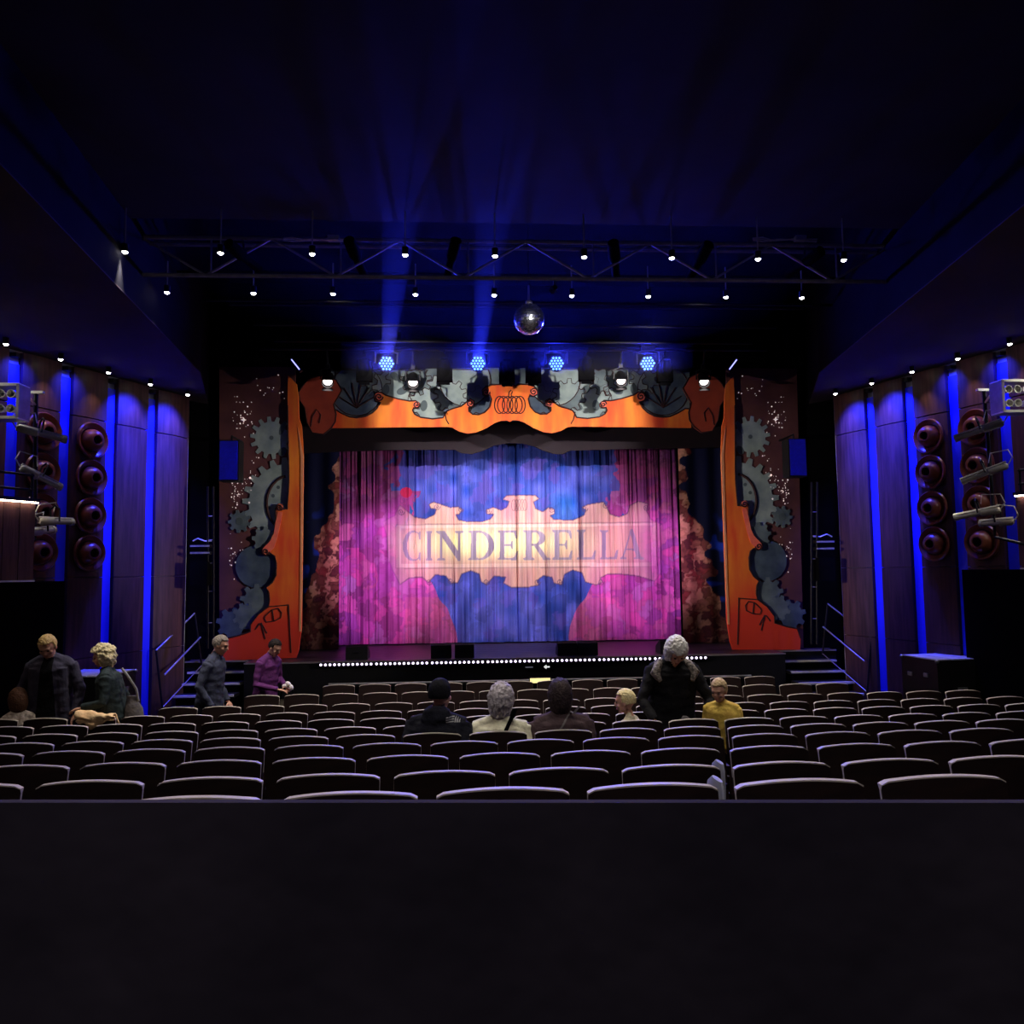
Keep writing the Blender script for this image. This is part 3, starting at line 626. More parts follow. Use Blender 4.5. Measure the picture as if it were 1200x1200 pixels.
bp = atY(620, 374, 11.3)
ball = thing('mirror_ball', 'silver mirror ball hanging under the roof void', 'mirror ball', bp)
mb = MB(); R_ = .235; nr = 18
mb.ell(bp, (R_ * .985,) * 3, None, 28, 18); mb.build('core', M['blackmetal'], ball)
mb = MB()
for j in range(nr):
    p0 = pi * (j + .06) / nr; p1 = pi * (j + .94) / nr; n = max(4, int(2 * pi * sin((p0 + p1) / 2) * nr / pi))
    for k in range(n):
        t0 = 2 * pi * (k + .05) / n; t1 = 2 * pi * (k + .95) / n; Q = [bp + Vector((sin(a) * cos(t), sin(a) * sin(t), cos(a))) * R_ for a, t in ((p0, t0), (p1, t0), (p1, t1), (p0, t1))]
        nn = (Q[2] - Q[0]).cross(Q[3] - Q[1]).normalized(); nn = nn if nn.dot(Q[0] - bp) > 0 else -nn
        mb.prism(Q, -nn * .004)
mt = mb.build('mirror_tiles', mat('mirror', (236, 238, 245), None, .2, 1.0), ball); mt['kind'] = 'stuff'
mb = MB(); mb.lathe([(0, .0), (0, .05), (.05, .05), (.07, .02), (.3, .012), (.3, 0)], bp + Vector((0, 0, R_ - .01)), (0, 0, 1), 12); mb.build('motor', M['alu'], ball, True)
mb = MB(); mb.tube([bp + Vector((0, 0, R_ + .28)), Vector((bp.x, bp.y, 8.4))], .006, 6); mb.build('cable', M['blackmetal'], ball)
pp = Vector((.3, 9.62, 6.02)); pin = thing('added_pin_spot', 'tiny dark pin spot added under the truss to brighten the mirror ball', 'stage lamp', pp)
mb = MB(); pd = (bp - pp).normalized(); mb.lathe([(-.12, 0), (-.12, .03), (0, .05), (0, .04), (-.03, 0)], pp, pd, 12); mb.build('can', M['matteblack'], pin, True)
mb = MB(); mb.tube([pp - pd * .05, Vector((.3, 9.5, 6.12))], .008, 6); mb.build('bracket', M['blackmetal'], pin)
spot('pin_beam', pp + pd * .05, bp, 160, (1, .96, .96), 18, .3, .02, pin)  # spot added only to brighten the mirror ball

# ------------------------------------------------------------------ stage-front lamp bar
bar = MB(); bar.tube([(-4.6, 14.05, 6.52), (4.9, 14.05, 6.54)], .03, 10)
tag(bar.build('lamp_bar', M['blackmetal'], None, True), 'black horizontal bar carrying the stage lamps above the header', 'pipe')
led_blue = emis('led_blue', (.07, .18, 1.0), 6)
beam_targets = {0: atY(471, 240, 8.2), 1: atY(580, 240, 8.2), 2: Vector((1.4, 5, 3.0)), 3: Vector((3.2, 5.5, 3.2))}
for i, px in enumerate((453, 560, 652, 759)):
    p = atY(px, 426, 13.95); root = thing('moving_head_lamp', f'round blue moving head lamp, {ORD[i]} from the left above the header', 'stage lamp', p, 0, 'blue moving heads')
    d = (Vector(CAM) - p).normalized()
    mb = MB(); mb.lathe([(-.3, 0), (-.3, .07), (-.22, .12), (-.05, .155), (0, .155), (0, .145), (-.02, .14), (-.02, 0)], p, d, 22); hd = mb.build('head', M['blackmetal'], root, True)
    a = d.cross(Vector((0, 0, 1))).normalized(); b = a.cross(d)
    cells_ = [(0, 0)] + [(1, k * pi / 3) for k in range(6)] + [(1.73 if k % 2 else 2, k * pi / 6) for k in range(12)]
    for (rr, an) in cells_:
        q = p + (a * cos(an) + b * sin(an)) * rr * .058 - d * .012
        mb = MB(); mb.lathe([(0, .021), (.012, .015), (.016, 0)], q, d, 8); mb.build('led_lens', led_blue, hd, True, True, root.location)
    mb = MB()
    for sgn in (-1, 1): mb.tube([p + a * .2 * sgn - d * .1, p + a * .2 * sgn - d * .1 + Vector((0, 0, .2)), p - d * .1 + Vector((0, 0, .24))], .022, 6)
    mb.build('yoke', M['blackmetal'], root)
    mb = MB(); mb.box(p - d * .1 + Vector((0, 0, .27)), (.26, .2, .09)); mb.build('base', M['blackmetal'], root)
    t = beam_targets[i]
    src = p + d * .03
    spot('blue_beam', src, t, P_BEAM if i < 2 else P_BEAM * .12, BLUE if i < 2 else (.05, .08, 1), 7 if i < 2 else 50, .35, .05, root)
    spot('blue_spill', src, Vector((p.x * .6, 7.0, 6.9)), P_SPILL, (.02, .03, 1), 130, 1.0, .08, root)
    if i < 2:
        # haze made visible by the beam: a slim body of smoke between lamp and ceiling
        ax = (t - src).normalized(); L_ = (SOFZ - .02 - src.z) / ax.z if ax.z > .02 else 6
        L_ = min(L_, 5.6); u = ax.cross(Vector((0, 0, 1))).normalized(); v = ax.cross(u)
        mb = MB(); mb.lathe([(0.02, 0), (.02, .10), (L_, .10 + L_ * .02), (L_, 0)], src, ax, 20)
        hz = bpy.data.materials.new('haze'); hz.use_nodes = True; nt = hz.node_tree; nt.nodes.remove(nt.nodes['Principled BSDF'])
        vs = nt.nodes.new('ShaderNodeVolumeScatter'); vs.inputs['Color'].default_value = (.9, .92, 1, 1); vs.inputs['Density'].default_value = .06; vs.inputs['Anisotropy'].default_value = .3
        nt.links.new(vs.outputs[0], nt.nodes['Material Output'].inputs['Volume'])
        o = mb.build('haze_beam', hz); tag(o, f'blue shaft of haze rising from the {ORD[i]} moving head lamp', 'haze', None, 'stuff')

hz2 = bpy.data.materials.new('roof_haze'); hz2.use_nodes = True; nt = hz2.node_tree; nt.nodes.remove(nt.nodes['Principled BSDF'])
vs = nt.nodes.new('ShaderNodeVolumeScatter'); vs.inputs['Density'].default_value = .011; vs.inputs['Anisotropy'].default_value = .2
nt.links.new(vs.outputs[0], nt.nodes['Material Output'].inputs['Volume'])
mb = MB(); mb.box((-.2, 11.75, 7.42), (8.6, 5.2, 1.86)); tag(mb.build('roof_haze', hz2), 'thin blue-lit haze hanging under the roof void', 'haze', None, 'stuff')
hz3 = hz2.copy(); hz3.name = 'lamp_haze'; hz3.node_tree.nodes['Volume Scatter'].inputs['Density'].default_value = .05
mb = MB(); mb.box((.1, 13.75, 6.19), (6.2, 1.1, .44)); tag(mb.build('lamp_haze', hz3), 'blue glow of haze around the moving head lamps', 'haze', None, 'stuff')

def par_can(px, py, lit, label):
    p = atY(px, py, 14.15); root = thing('par_can', label, 'stage lamp', p, 0, 'black lamps along the header')
    d = (Vector((p.x * .7, 7.5, .6)) - p).normalized() if lit else Vector((0, .55, -.8)).normalized()
    mb = MB(); mb.lathe([(-.3, 0), (-.3, .07), (-.22, .10), (0, .105), (.07, .11), (.07, .10), (0, .098), (-.02, 0)], p, d, 18); bm_ = M['blackmetal'] if lit else M['matteblack']; mb.build('can', bm_, root, True)
    a = d.cross(Vector((0, 0, 1))).normalized()
    mb = MB()
    for sgn in (-1, 1): mb.tube([p + a * .13 * sgn - d * .08, p + a * .13 * sgn - d * .08 + Vector((0, 0, .17)), p - d * .08 + Vector((0, 0, .22))], .014, 6)
    mb.build('yoke', bm_, root)
    mb = MB(); mb.box(p - d * .08 + Vector((0, 0, .25)), (.07, .06, .09)); mb.tube([p - d * .08 + Vector((0, 0, .25)), Vector((p.x, 14.05, 6.52))], .018, 6); mb.build('clamp', bm_, root)
    for sgn in (-1, 1):
        mb = MB(); R = (d.to_track_quat('Y', 'Z')).to_matrix()
        mb.box(p + d * .12 + R @ Vector((0, 0, .11 * sgn)), (.2, .11, .006), R); mb.build('barn_door', bm_, root)
    if lit:
        mb = MB(); mb.lathe([(-.015, .094), (.012, .07), (.02, 0)], p, d, 18); mb.build('lens', emis('fresnel_lens', (1, .86, .84), 3.2), root, True)
        spot('fresnel_light', p + d * .1, p + d * 4, P_FRES, (1, .85, .8), 60, .7, .05, root)
    else:
        mb = MB(); mb.box(p + Vector((0, 0, .0)), (.29, .14, .30)); mb.build('lamp_house', M['matteblack'], root)
for i, (px, py) in enumerate(((384, 447), (484, 448), (728, 446), (825, 447))): par_can(px, py, True, f'black stage lamp with glowing white lens, {ORD[i]} from the left on the header')
for i, (px, py) in enumerate(((427, 438), (521, 438), (594, 440), (625, 439), (687, 437), (779, 439))): par_can(px, py, False, f'unlit black stage lamp in front of the painted gears, {ORD[i]} from the left')
for px, s in ((347, -1), (858, 1)):
    p = atY(px, 428, 14.2); d = Vector((-.3 * s, -.5, -.8)).normalized(); root = thing('strip_light', f'slim tilted blue lit lamp atop the {"left" if s < 0 else "right"} orange leg', 'stage lamp', p)
    R = Matrix.Rotation(radians(38 * s), 3, 'Y')
    mb = MB(); mb.box(p, (.06, .1, .3), R); mb.build('housing', M['blackmetal'], root)
    mb = MB(); mb.box(p + Vector((0, -.055, 0)), (.02, .01, .24), R); mb.build('led_strip', emis('led_violet', (.3, .3, 1), 2.5), root)

# ------------------------------------------------------------------ stage-edge equipment
led_foot = emis('led_foot', (.86, .74, 1.0), 2.5)
for k in range(7):
    x0 = 374 + 65.3 * k; xs = [x0 + 2 + 5.35 * j for j in range(12)]
    y_ = lambda x: 778 - (x - 374) * 7.6 / 456
    a = atY(xs[0], y_(xs[0]), 14.22); b = atY(xs[-1], y_(xs[-1]), 14.22); z = .752
    root = thing('footlight_bar', f'footlight bar of twelve white lamps on the stage edge, {ORD[k]} from the left', 'footlight', ((a.x + b.x) / 2, 14.24, z), 0, 'footlight bars')
    mb = MB(); mb.box(((a.x + b.x) / 2, 14.25, z), (b.x - a.x + .08, .07, .075)); mb.build('housing', M['blackmetal'], root)
    for j in range(12):
        q = a.lerp(b, j / 11); q.z = z; q.y = 14.214
        mb = MB(); mb.lathe([(0, .024), (.012, .017), (.016, 0)], q, (0, -1, .15), 8); mb.build('led_lens', led_foot, root, True)
for k, (px, wpx, ww) in enumerate(((423, 762, .40), (518, 761, .38), (544.5, 761, .36), (662, 758, .36), (686, 757, .38), (783, 757, .42))):
    p = atZ(px, 769 - (px - 423) * .012, STZ + .003); p.y = 14.5; root = thing('stage_monitor', f'black wedge monitor on the stage edge, {ORD[k]} from the left', 'speaker', p, 0, 'stage monitors')
    w2 = ww / 2; h = .26
    pr = [Vector((p.x - w2, p.y + y, STZ + .004 + z)) for y, z in ((-.02, 0), (.36, 0), (.34, .12), (.06, h), (-.0, h - .03))]
    mb = MB(); mb.prism(pr, (ww, 0, 0)); mb.build('cabinet', M['black'], root)
    a_, b_ = Vector((p.x, p.y + .335, STZ + .13)), Vector((p.x, p.y + .075, STZ + h + .0))
    mb = MB(); nn = Vector((0, .14, .28)).normalized(); R = nn.to_track_quat('Z', 'Y').to_matrix(); mb.box((a_ + b_) / 2 + nn * .006, (ww - .05, .24, .012), R); mb.build('grille', M['matteblack'], root)
    mb = MB(); mb.box((p.x, p.y - .022, STZ + .13), (.1, .01, .03)); mb.build('handle', M['blackmetal'], root)

# steps, rails
M['treadedge'] = mat('tread_edge', (196, 192, 184), (226, 222, 214), .5)
for s in (-1, 1):
    sd = 'left' if s < 0 else 'right'; X0, X1 = 5.14, 6.16
    X = lambda x: x if s > 0 else 2 * XM - x
    root = thing('stage_steps', f'black steps with pale edges rising to the stage at the {sd}', 'steps', (X(5.7), 13.6, GZ))
    for k in range(4):
        z = .64 - .16 * k; yy0 = 13.46 + .325 * (3 - k)
        tb = MB(); tb.box(((X(X0) + X(X1)) / 2, yy0 + .17, z - .03), (X1 - X0, .34, .05)); t_ = tb.build('tread', M['black'], root)
        tb = MB(); tb.box(((X(X0) + X(X1)) / 2, yy0 - .004, z - .012), (X1 - X0, .06, .034)); tb.build('tread_edge', M['treadedge'], t_, origin=root.location)
        tb = MB(); tb.box(((X(X0) + X(X1)) / 2, yy0 + .03, (z - .06 + GZ) / 2), (X1 - X0 - .06, .03, z - .06 - GZ)); tb.build('riser', M['matteblack'], root)
    for (a, b) in (((970, 707.5), (1021, 747.5)), ((964.5, 734.5), (1013, 775)), ((964, 766), (1015, 810))):
        if s > 0: p0, p1 = atY(*a, 14.5), atY(*b, 13.4)
        else: p0, p1 = mir(atY(*a, 14.5)), mir(atY(*b, 13.4))
        tb = MB(); tb.tube([p0, p1], .014 if a[1] < 760 else .008, 8); tb.build('handrail', M['steel'], root, True)
    for (a, b, Y) in (((1021, 747.5), (1016, 812), 13.4), ((970, 707.5), (964, 766), 14.5)):
        p0, p1 = (side(mir(atY(*a, Y)), s), side(mir(atY(*b, Y)), s)); tb = MB(); tb.tube([p0, p1], .018, 8); tb.build('rail_post', M['blackmetal'], root, True)
# pit rail in front of the stage
root = thing('pit_rail', 'thin metal rail along the floor in front of the stage', 'rail', (XM, 12.7, GZ))
RA, RB = atY(385, 797, 12.7), atY(880, 789, 12.7); RZ = .62
mb = MB(); mb.tube([(RA.x, 12.7, RZ), (RB.x, 12.7, RZ)], .016, 8); mb.build('top_rail', M['steel'], root, True)
for k in range(9):
    x = RA.x + (RB.x - RA.x) * k / 8; mb = MB(); mb.tube([(x, 12.7, GZ), (x, 12.7, RZ)], .014, 8); mb.build('post', M['blackmetal'], root)
    if k < 8:
        mb = MB(); mb.box((x + (RB.x - RA.x) / 16, 12.71, .27), ((RB.x - RA.x) / 8 - .04, .015, .6)); mb.build('infill_panel', M['matteblack'], root)
p = atY(633, 797.5, 12.6); root = thing('lit_notice', 'small glowing yellow notice plate on the pit rail', 'sign', p)
mb = MB(); mb.box(p + Vector((0, .012, 0)), (.36, .02, .1)); mb.build('frame', M['blackmetal'], root)
mb = MB(); mb.box(p, (.33, .012, .075)); mb.build('lit_face', emis('notice_glow', (1, .86, .36), 1.0), root)
p = atY(641, 781.5, 14.26); root = thing('arrow_sign', 'tiny sign with a white left-pointing arrow on the stage front', 'sign', p)
mb = MB(); mb.box(p + Vector((-.1, .015, 0)), (.5, .02, .1)); mb.build('plate', M['matteblack'], root)
mb = MB(); mb.prism([p + Vector((x, 0, z)) for x, z in ((-.06, 0), (-.01, .04), (-.01, .012), (.05, .012), (.05, -.012), (-.01, -.012), (-.01, -.04))], (0, .006, 0)); mb.build('arrow', emis('arrow_glow', (1, 1, 1), .8), root)
mb = MB(); mb.box(p + Vector((-.33, 0, 0)), (.14, .006, .02)); mb.build('dim_lettering_bar', emis('arrow_dim', (.5, .5, .7), .12), root)

# flight cases by the side walls
for s in (-1, 1):
    sd = 'left' if s < 0 else 'right'
    C4 = [atZ(1064, 766.5, 1.0), atZ(1115, 765.5, 1.0), atZ(1145, 771, 1.0), atZ(1094, 773, 1.0)]
    c = (C4[0] + C4[2]) / 2; ex = (C4[2] - C4[3]); ex.z = 0; ang = atan2(ex.y, ex.x)
    if s < 0: c = mir(c); ang = -ang
    c = Vector((c.x, c.y, GZ)); root = thing('flight_case', f'black road case with a pale top by the {sd} wall', 'case', c)
    R = Matrix.Rotation(ang, 3, 'Z'); wx, wy, h = .82, .78, 1.06
    mb = MB(); mb.box(c + Vector((0, 0, .1 + (h - .1) / 2)), (wx, wy, h - .1), R); mb.build('body', M['black'], root)
    for i in range(3):
        mb = MB(); mb.box(c + R @ Vector((-wx / 2 + wx * (i + .5) / 3, 0, h + .008)), (wx / 3 - .02, wy - .02, .016), R); mb.build('top_panel', mat('case_top', (176, 180, 200), (196, 200, 216), .4), root)
    for ax_, ay_ in ((-1, -1), (-1, 1), (1, -1), (1, 1)):
        mb = MB(); mb.ell(c + R @ Vector((ax_ * wx / 2, ay_ * wy / 2, h - .01)), (.03, .03, .03), None, 8, 6); mb.build('ball_corner', M['steel'], root, True)
        mb = MB(); mb.lathe([(-.02, 0), (-.02, .05), (.02, .05), (.02, 0)], c + R @ Vector((ax_ * (wx / 2 - .1), ay_ * (wy / 2 - .1), .05)), R @ Vector((1, 0, 0)), 12); mb.build('castor', M['blackmetal'], root, True)
    for fx in (-1, 1):
        for (yy, zz) in ((-.2, .8), (.15, .82), (-.15, .45), (.2, .5)):
            mb = MB(); mb.box(c + R @ Vector((fx * (wx / 2 + .008), yy * fx, zz)), (.02, .09, .06), R); mb.build('latch', M['steel'], root)
    mb = MB(); mb.box(c + R @ Vector((0, -wy / 2 - .01, .62)), (.16, .02, .06), R); mb.build('handle', M['steel'], root)

# loudspeakers on the portal sides, blue light put into the grille colour
for s in (-1, 1):
    a = atY(258, 517, 14.1); b = atY(278, 562, 14.1)
    if s > 0: a, b = atY(925, 515, 14.1), atY(945, 557, 14.1)
    c = (a + b) / 2; wx, h = abs(b.x - a.x), abs(a.z - b.z); root = thing('loudspeaker', f'box loudspeaker with blue light coloured into its grille, beside the {"left" if s < 0 else "right"} orange leg', 'speaker', c)
    mb = MB(); mb.box(c + Vector((0, .16, 0)), (wx + .04, .3, h + .04)); mb.build('cabinet', M['black'], root)
    mb = MB(); mb.box(c, (wx, .03, h)); mb.build('grille', mat('blue_light_grille', (14, 18, 170), (18, 24, 196), .6, 0, 30), root)
    mb = MB(); mb.tube([c + Vector((0, .16, h / 2)), c + Vector((0, .16, h / 2 + .12)), c + Vector((0, .86, h / 2 + .12))], .02, 6); mb.build('bracket', M['blackmetal'], root)

# lamp ladders at the portal edges
for s in (-1, 1):
    T = (lambda x, y: atY(x, y, 13.9)) if s < 0 else (lambda x, y: atY(1201 - x, y - 5, 13.9))
    p = T(246, 660); root = thing('lamp_ladder', f'black lamp ladder with pale lamp edges at the {"left" if s < 0 else "right"} side of the stage', 'stage lamp', T(246, 700))
    for xx in (243.5, 250):
        mb = MB(); mb.tube([T(xx, 570), T(xx, 760)], .02, 6); mb.build('upright', M['blackmetal'], root)
    for yy in (605, 633, 660, 693, 730):
        mb = MB(); mb.tube([T(243.5, yy), T(250, yy)], .012, 6); mb.build('rung', M['truss'], root)
    for yy in (640, 648):
        mb = MB(); q = T(236, yy); mb.box(q, (.34, .14, .06)); lm = mb.build('lamp_body', M['blackmetal'], root)
        mb = MB(); mb.box(q + Vector((0, -.08, .0)), (.33, .02, .03)); mb.build('pale_edge', M['alu'], lm, origin=root.location)
    mb = MB(); mb.tube([T(226, 634), T(232, 631), T(240, 634), T(248, 634)], .012, 6); mb.build('cable', M['alu'], root)
    mb = MB(); mb.box(T(236, 672), (.3, .3, .42)); mb.build('dimmer_box', M['matteblack'], root)

# ------------------------------------------------------------------ wall bowls, galleries, side lamp booms
for s in (-1, 1):
    W = WALLS[s]; P = W['P']; n = W['n']; sd = 'left' if s < 0 else 'right'
    for ci, k in enumerate((2, 1)):
        for r_, z in enumerate((4.52, 3.93, 3.34, 2.76)):
            c = P(k * W['step'], W['base'] + .035, z); d = (n + Vector((0, -.1, 0)) + Vector((0, 0, -.04))).normalized()
            root = thing('bowl_diffuser', f'brown bowl-shaped wall fitting, {sd} wall, {("nearer the stage", "farther from the stage")[ci]}, {ORD[r_]} from the top', 'wall bowl', c, 0, f'round wall bowls on the {sd} wall')
            mb = MB(); mb.lathe([(0, .24), (.02, .275), (.045, .285), (.065, .27), (.06, .25), (.03, .225), (.02, .2), (0, .19)], c, n, 30); mb.build('rim', M['woodbowl'], root, True)
            mb = MB(); mb.lathe([(.0, .175), (.06, .172), (.11, .15), (.15, .115), (.165, .085), (.163, .07), (.12, .06), (.1, 0)], c, d, 28); mb.build('dome', M['woodbowl'], root, True)
            mb = MB(); mb.lathe([(.13, 0), (.13, .058)], c, d, 16); mb.build('throat', M['matteblack'], root)
for s in (-1, 1):
    sd = 'left' if s < 0 else 'right'
    A = atY(42, 588, 9.6); B = atY(0, 577, 8.45)
    if s > 0: A, B = atY(1191, 570, 9.6), atY(1225, 562, 8.6)
    d = WALLS[s]['d'].copy(); nrm = Vector((-d.y, d.x, 0)); nrm = nrm if nrm.x * s > 0 else -nrm      # towards the wall
    zt, zb = 3.32, 2.37
    root = thing('side_gallery', f'timber fronted side gallery with a lit top edge, {sd} of the seats', 'gallery', Vector((A.x, A.y, zb)))
    def Q(t, o, z): q = A - d * t + nrm * o; return Vector((q.x, q.y, z))
    for k in range(20):
        mb = MB(); mb.prism([Q(k * .2 + .004, 0, zb), Q(k * .2 + .196, 0, zb), Q(k * .2 + .196, .04, zb), Q(k * .2 + .004, .04, zb)], (0, 0, zt - zb - .03 + .004 * (k % 3))); mb.build('front_board', M['wood'], root)
    mb = MB(); mb.prism([Q(0, .04, zb - .02), Q(4, .04, zb - .02), Q(4, 2.5, zb - .02), Q(0, 1.3, zb - .02)], (0, 0, .2)); mb.build('gallery_floor', M['matteblack'], root)
    mb = MB(); mb.prism([Q(0, .04, zb), Q(.04, .04, zb), Q(.04, .9, zb), Q(0, .9, zb)], (0, 0, zt - zb - .05)); mb.build('end_board', M['wood'], root)
    mb = MB(); mb.prism([Q(-.02, -.05, zt - .01), Q(4, -.05, zt - .01), Q(4, .12, zt - .01), Q(-.02, .12, zt - .01)], (0, 0, .04)); mb.build('capping', M['black'], root)
    mb = MB(); mb.prism([Q(0, -.045, zt - .026), Q(4, -.045, zt - .026), Q(4, -.015, zt - .026), Q(0, -.015, zt - .026)], (0, 0, .014)); mb.build('led_strip', emis('led_warm', (1, .78, .58), 16), root)
    mb = MB(); mb.prism([Q(-.01, -.012, zb - .02), Q(4, -.012, zb - .02), Q(4, .0, zb - .02), Q(-.01, .0, zb - .02)], (0, 0, .02)); mb.build('bottom_trim', M['alu'], root)
    for hh in (.14, .32):
        mb = MB(); mb.tube([Q(0, .05, zt + hh), Q(4, .05, zt + hh)], .016, 8); mb.build('guard_rail', M['blackmetal'], root, True)
    mb = MB(); mb.tube([Q(.02, .05, zt), Q(.02, .05, zt + .34)], .016, 8); mb.build('rail_post', M['blackmetal'], root)
    # black masking wall under the gallery
    e = atY(76, 684, 11.5) if s < 0 else atY(1127, 668, 11.5)
    e2 = Vector((e.x, e.y, 0)); mb = MB(); mb.prism([Vector((e.x, e.y, GZ)), Vector((e.x, e.y, GZ)) - d * 6, Vector((e.x, e.y, GZ)) - d * 6 + nrm * 2.4, Vector((e.x, e.y, GZ)) + nrm * 1.2], (0, 0, zb - .03 - GZ))
    struct('wall_gallery' if s < 0 else 'wall_gallery_right', mb, M['matteblack'], f'black masking wall below the {sd} gallery', 'wall')

    # boom with profile lamps
    if s < 0: px0, PX = 42, [((19, 501), (78, 516)), ((24, 548), (72, 572)), ((46, 611), (86, 612)), ((36, 624), (64, 621))]
    else: px0, PX = 1156, [((1176, 495), (1119, 515)), ((1181, 545), (1127, 565)), ((1172, 597), (1118, 607)), ((1188, 611), (1148, 614))]
    YB = 9.9
    pt, pb = (atY(px0, 460, YB), atY(px0 - 1, 612, YB)) if s < 0 else (atY(px0 - 3, 457, YB), atY(px0 + 9, 612, YB))
    root = thing('lamp_boom', f'black vertical boom carrying profile lamps by the {sd} gallery', 'boom', pb)
    mb = MB(); mb.tube([pb, pt], .026, 10); mb.build('pole', M['blackmetal'], root, True)
    mb = MB(); mb.box(pt, (.2, .05, .035)); mb.build('top_bar', M['alu'], root)
    mb = MB(); mb.tube([pb, Vector((pb.x, pb.y, pb.z - .2)), Q(.2, .02, pb.z - .35)], .022, 8); mb.build('gallery_arm', M['blackmetal'], root)
    aims = [Vector((2.6 * -s, 15, 4.6)), Vector((4.6 * -s, 14.4, 3.2)), Vector((4.9 * -s, 14.85, 1.6)), Vector((-.5 * s, 17.4, 3.2))]
    for i, (a, b) in enumerate(PX):
        tail = atY(a[0], a[1], YB - .25); nose = atY(b[0], b[1], YB + .12); ax = (nose - tail).normalized(); L_ = (nose - tail).length
        lr = thing('profile_lamp', f'long pale profile lamp on the {sd} boom, {ORD[i]} from the top', 'stage lamp', (tail + nose) / 2, 0, f'profile lamps on the {sd} boom')
        mb = MB(); mb.lathe([(0, 0), (0, .03), (.03, .05), (L_ * .4, .05), (L_ * .42, .034), (L_ * .9, .034), (L_ * .9, .044), (L_, .044), (L_, .034), (L_ - .02, 0)], tail, ax, 14); mb.build('barrel', mat('lamp_grey', (168, 166, 158), (190, 188, 180), .4, .2), lr, True)
        mb = MB(); upv = Vector((0, 0, 1)); sv = ax.cross(upv).normalized(); uv = sv.cross(ax)
        mb.tube([tail + uv * .052 - sv * .01, nose + uv * .045 - sv * .01], .014, 6); mb.tube([tail + uv * .045 - sv * .035, nose + uv * .035 - sv * .03], .006, 6); mb.build('pale_top_highlight', M['alu'], lr)  # pale rods added to stand for the barrel's brightly lit upper edge
        mb = MB(); m_ = tail.lerp(nose, .45)
        for sg in (-1, 1): mb.tube([m_ + sv * .09 * sg, m_ + sv * .09 * sg + uv * .16, m_ + uv * .2], .012, 6)
        mb.build('yoke', M['blackmetal'], lr)
        mb = MB(); mb.lathe([(L_ + .002, 0), (L_ + .002, .034)], tail, ax, 14); mb.build('lens', mat('lens_glass', (60, 64, 90), (70, 76, 100), .1), lr)
        mb = MB(); mb.tube([tail, tail - ax * .06 + Vector((0, 0, .08)), tail + Vector((0, -.02, .2)), tail + ax * .2 + Vector((0, 0, .24)), tail.lerp(nose, .4) + Vector((0, 0, .12))], .008, 6); mb.build('cable', M['alu'], lr)
        spot('profile_beam', nose + (aims[i] - nose).normalized() * .12, aims[i], P_BOOM, (1, .86, .78), (26, 26, 22, 34)[i], .8, .05, lr)
    # bank of small lamps near the top of the boom
    q0 = atY(0, 472, 9.5) if s < 0 else atY(1192, 466, 9.5)
    lr = thing('lamp_bank', f'pale framed bank of small lamps high beside the {sd} boom', 'stage lamp', q0, 0)
    for zz in (-.2, .2):
        mb = MB(); mb.box(q0 + Vector((0, 0, zz)), (.56, .24, .035)); mb.build('frame_bar', M['alu'], lr)
    for xx in (-.27, .27):
        mb = MB(); mb.box(q0 + Vector((xx, 0, 0)), (.035, .24, .4)); mb.build('frame_side', M['truss'], lr)
    for a_ in range(4):
        for b_ in range(2):
            c = q0 + Vector((-.18 + .12 * a_, -.1, -.09 + .18 * b_)); mb = MB(); mb.lathe([(-.1, 0), (-.1, .03), (0, .052), (0, .045), (-.04, .02), (-.04, 0)], c, (0, -1, 0), 12); mb.build('lamp', M['alu'], lr, True)
    mb = MB(); mb.tube([q0 + Vector((-.27 * s, 0, .15)), pt.lerp(pb, .1)], .014, 6); mb.build('arm', M['alu'], lr)

# unseen front-of-house lamps added on the truss to light cloth and header
FOH = [(-2.2, Vector((-.5, 17.2, 2.9)), CURTAIN_TINT, P_FRONT * .62, 40, 'left of centre'), (2.2, Vector((.7, 17.2, 2.9)), CURTAIN_TINT, P_FRONT * .62, 40, 'right of centre'), (-3.6, Vector((-1.2, 15.3, 5.3)), (1, .9, .85), P_FRONT * 1.6, 34, 'far left'), (3.6, Vector((1.4, 15.3, 5.3)), (1, .9, .85), P_FRONT * 1.6, 34, 'far right'),
       (-1.0, Vector((-2.8, 17.2, 2.4)), (1, .5, .95), P_FRONT * 2.0, 22, 'just left of the middle'), (1.1, Vector((3.1, 17.2, 2.4)), (1, .5, .95), P_FRONT * 2.0, 22, 'just right of the middle')]
for i, (x, tgt, col, pw, sz, nm_) in enumerate(FOH):
    p = Vector((x, 9.55, 6.38)); d = (tgt - p).normalized(); root = thing('added_truss_lamp', f'dark profile lamp added unseen inside the truss, {ORD[i]} in turn', 'stage lamp', p, 0, 'added truss lamps')
    root['label'] = 'unseen dark profile lamp added in the truss, ' + nm_
    mb = MB(); mb.lathe([(-.3, 0), (-.3, .07), (-.05, .08), (0, .055), (.3, .055), (.3, .045), (.28, 0)], p, d, 14); mb.build('barrel', M['matteblack'], root, True)
    mb = MB(); mb.tube([p, Vector((x, 9.5, 6.6))], .014, 6); mb.build('clamp', M['blackmetal'], root)
    spot('front_beam', p + d * .35, tgt, pw, col, sz, .7, .06, root)

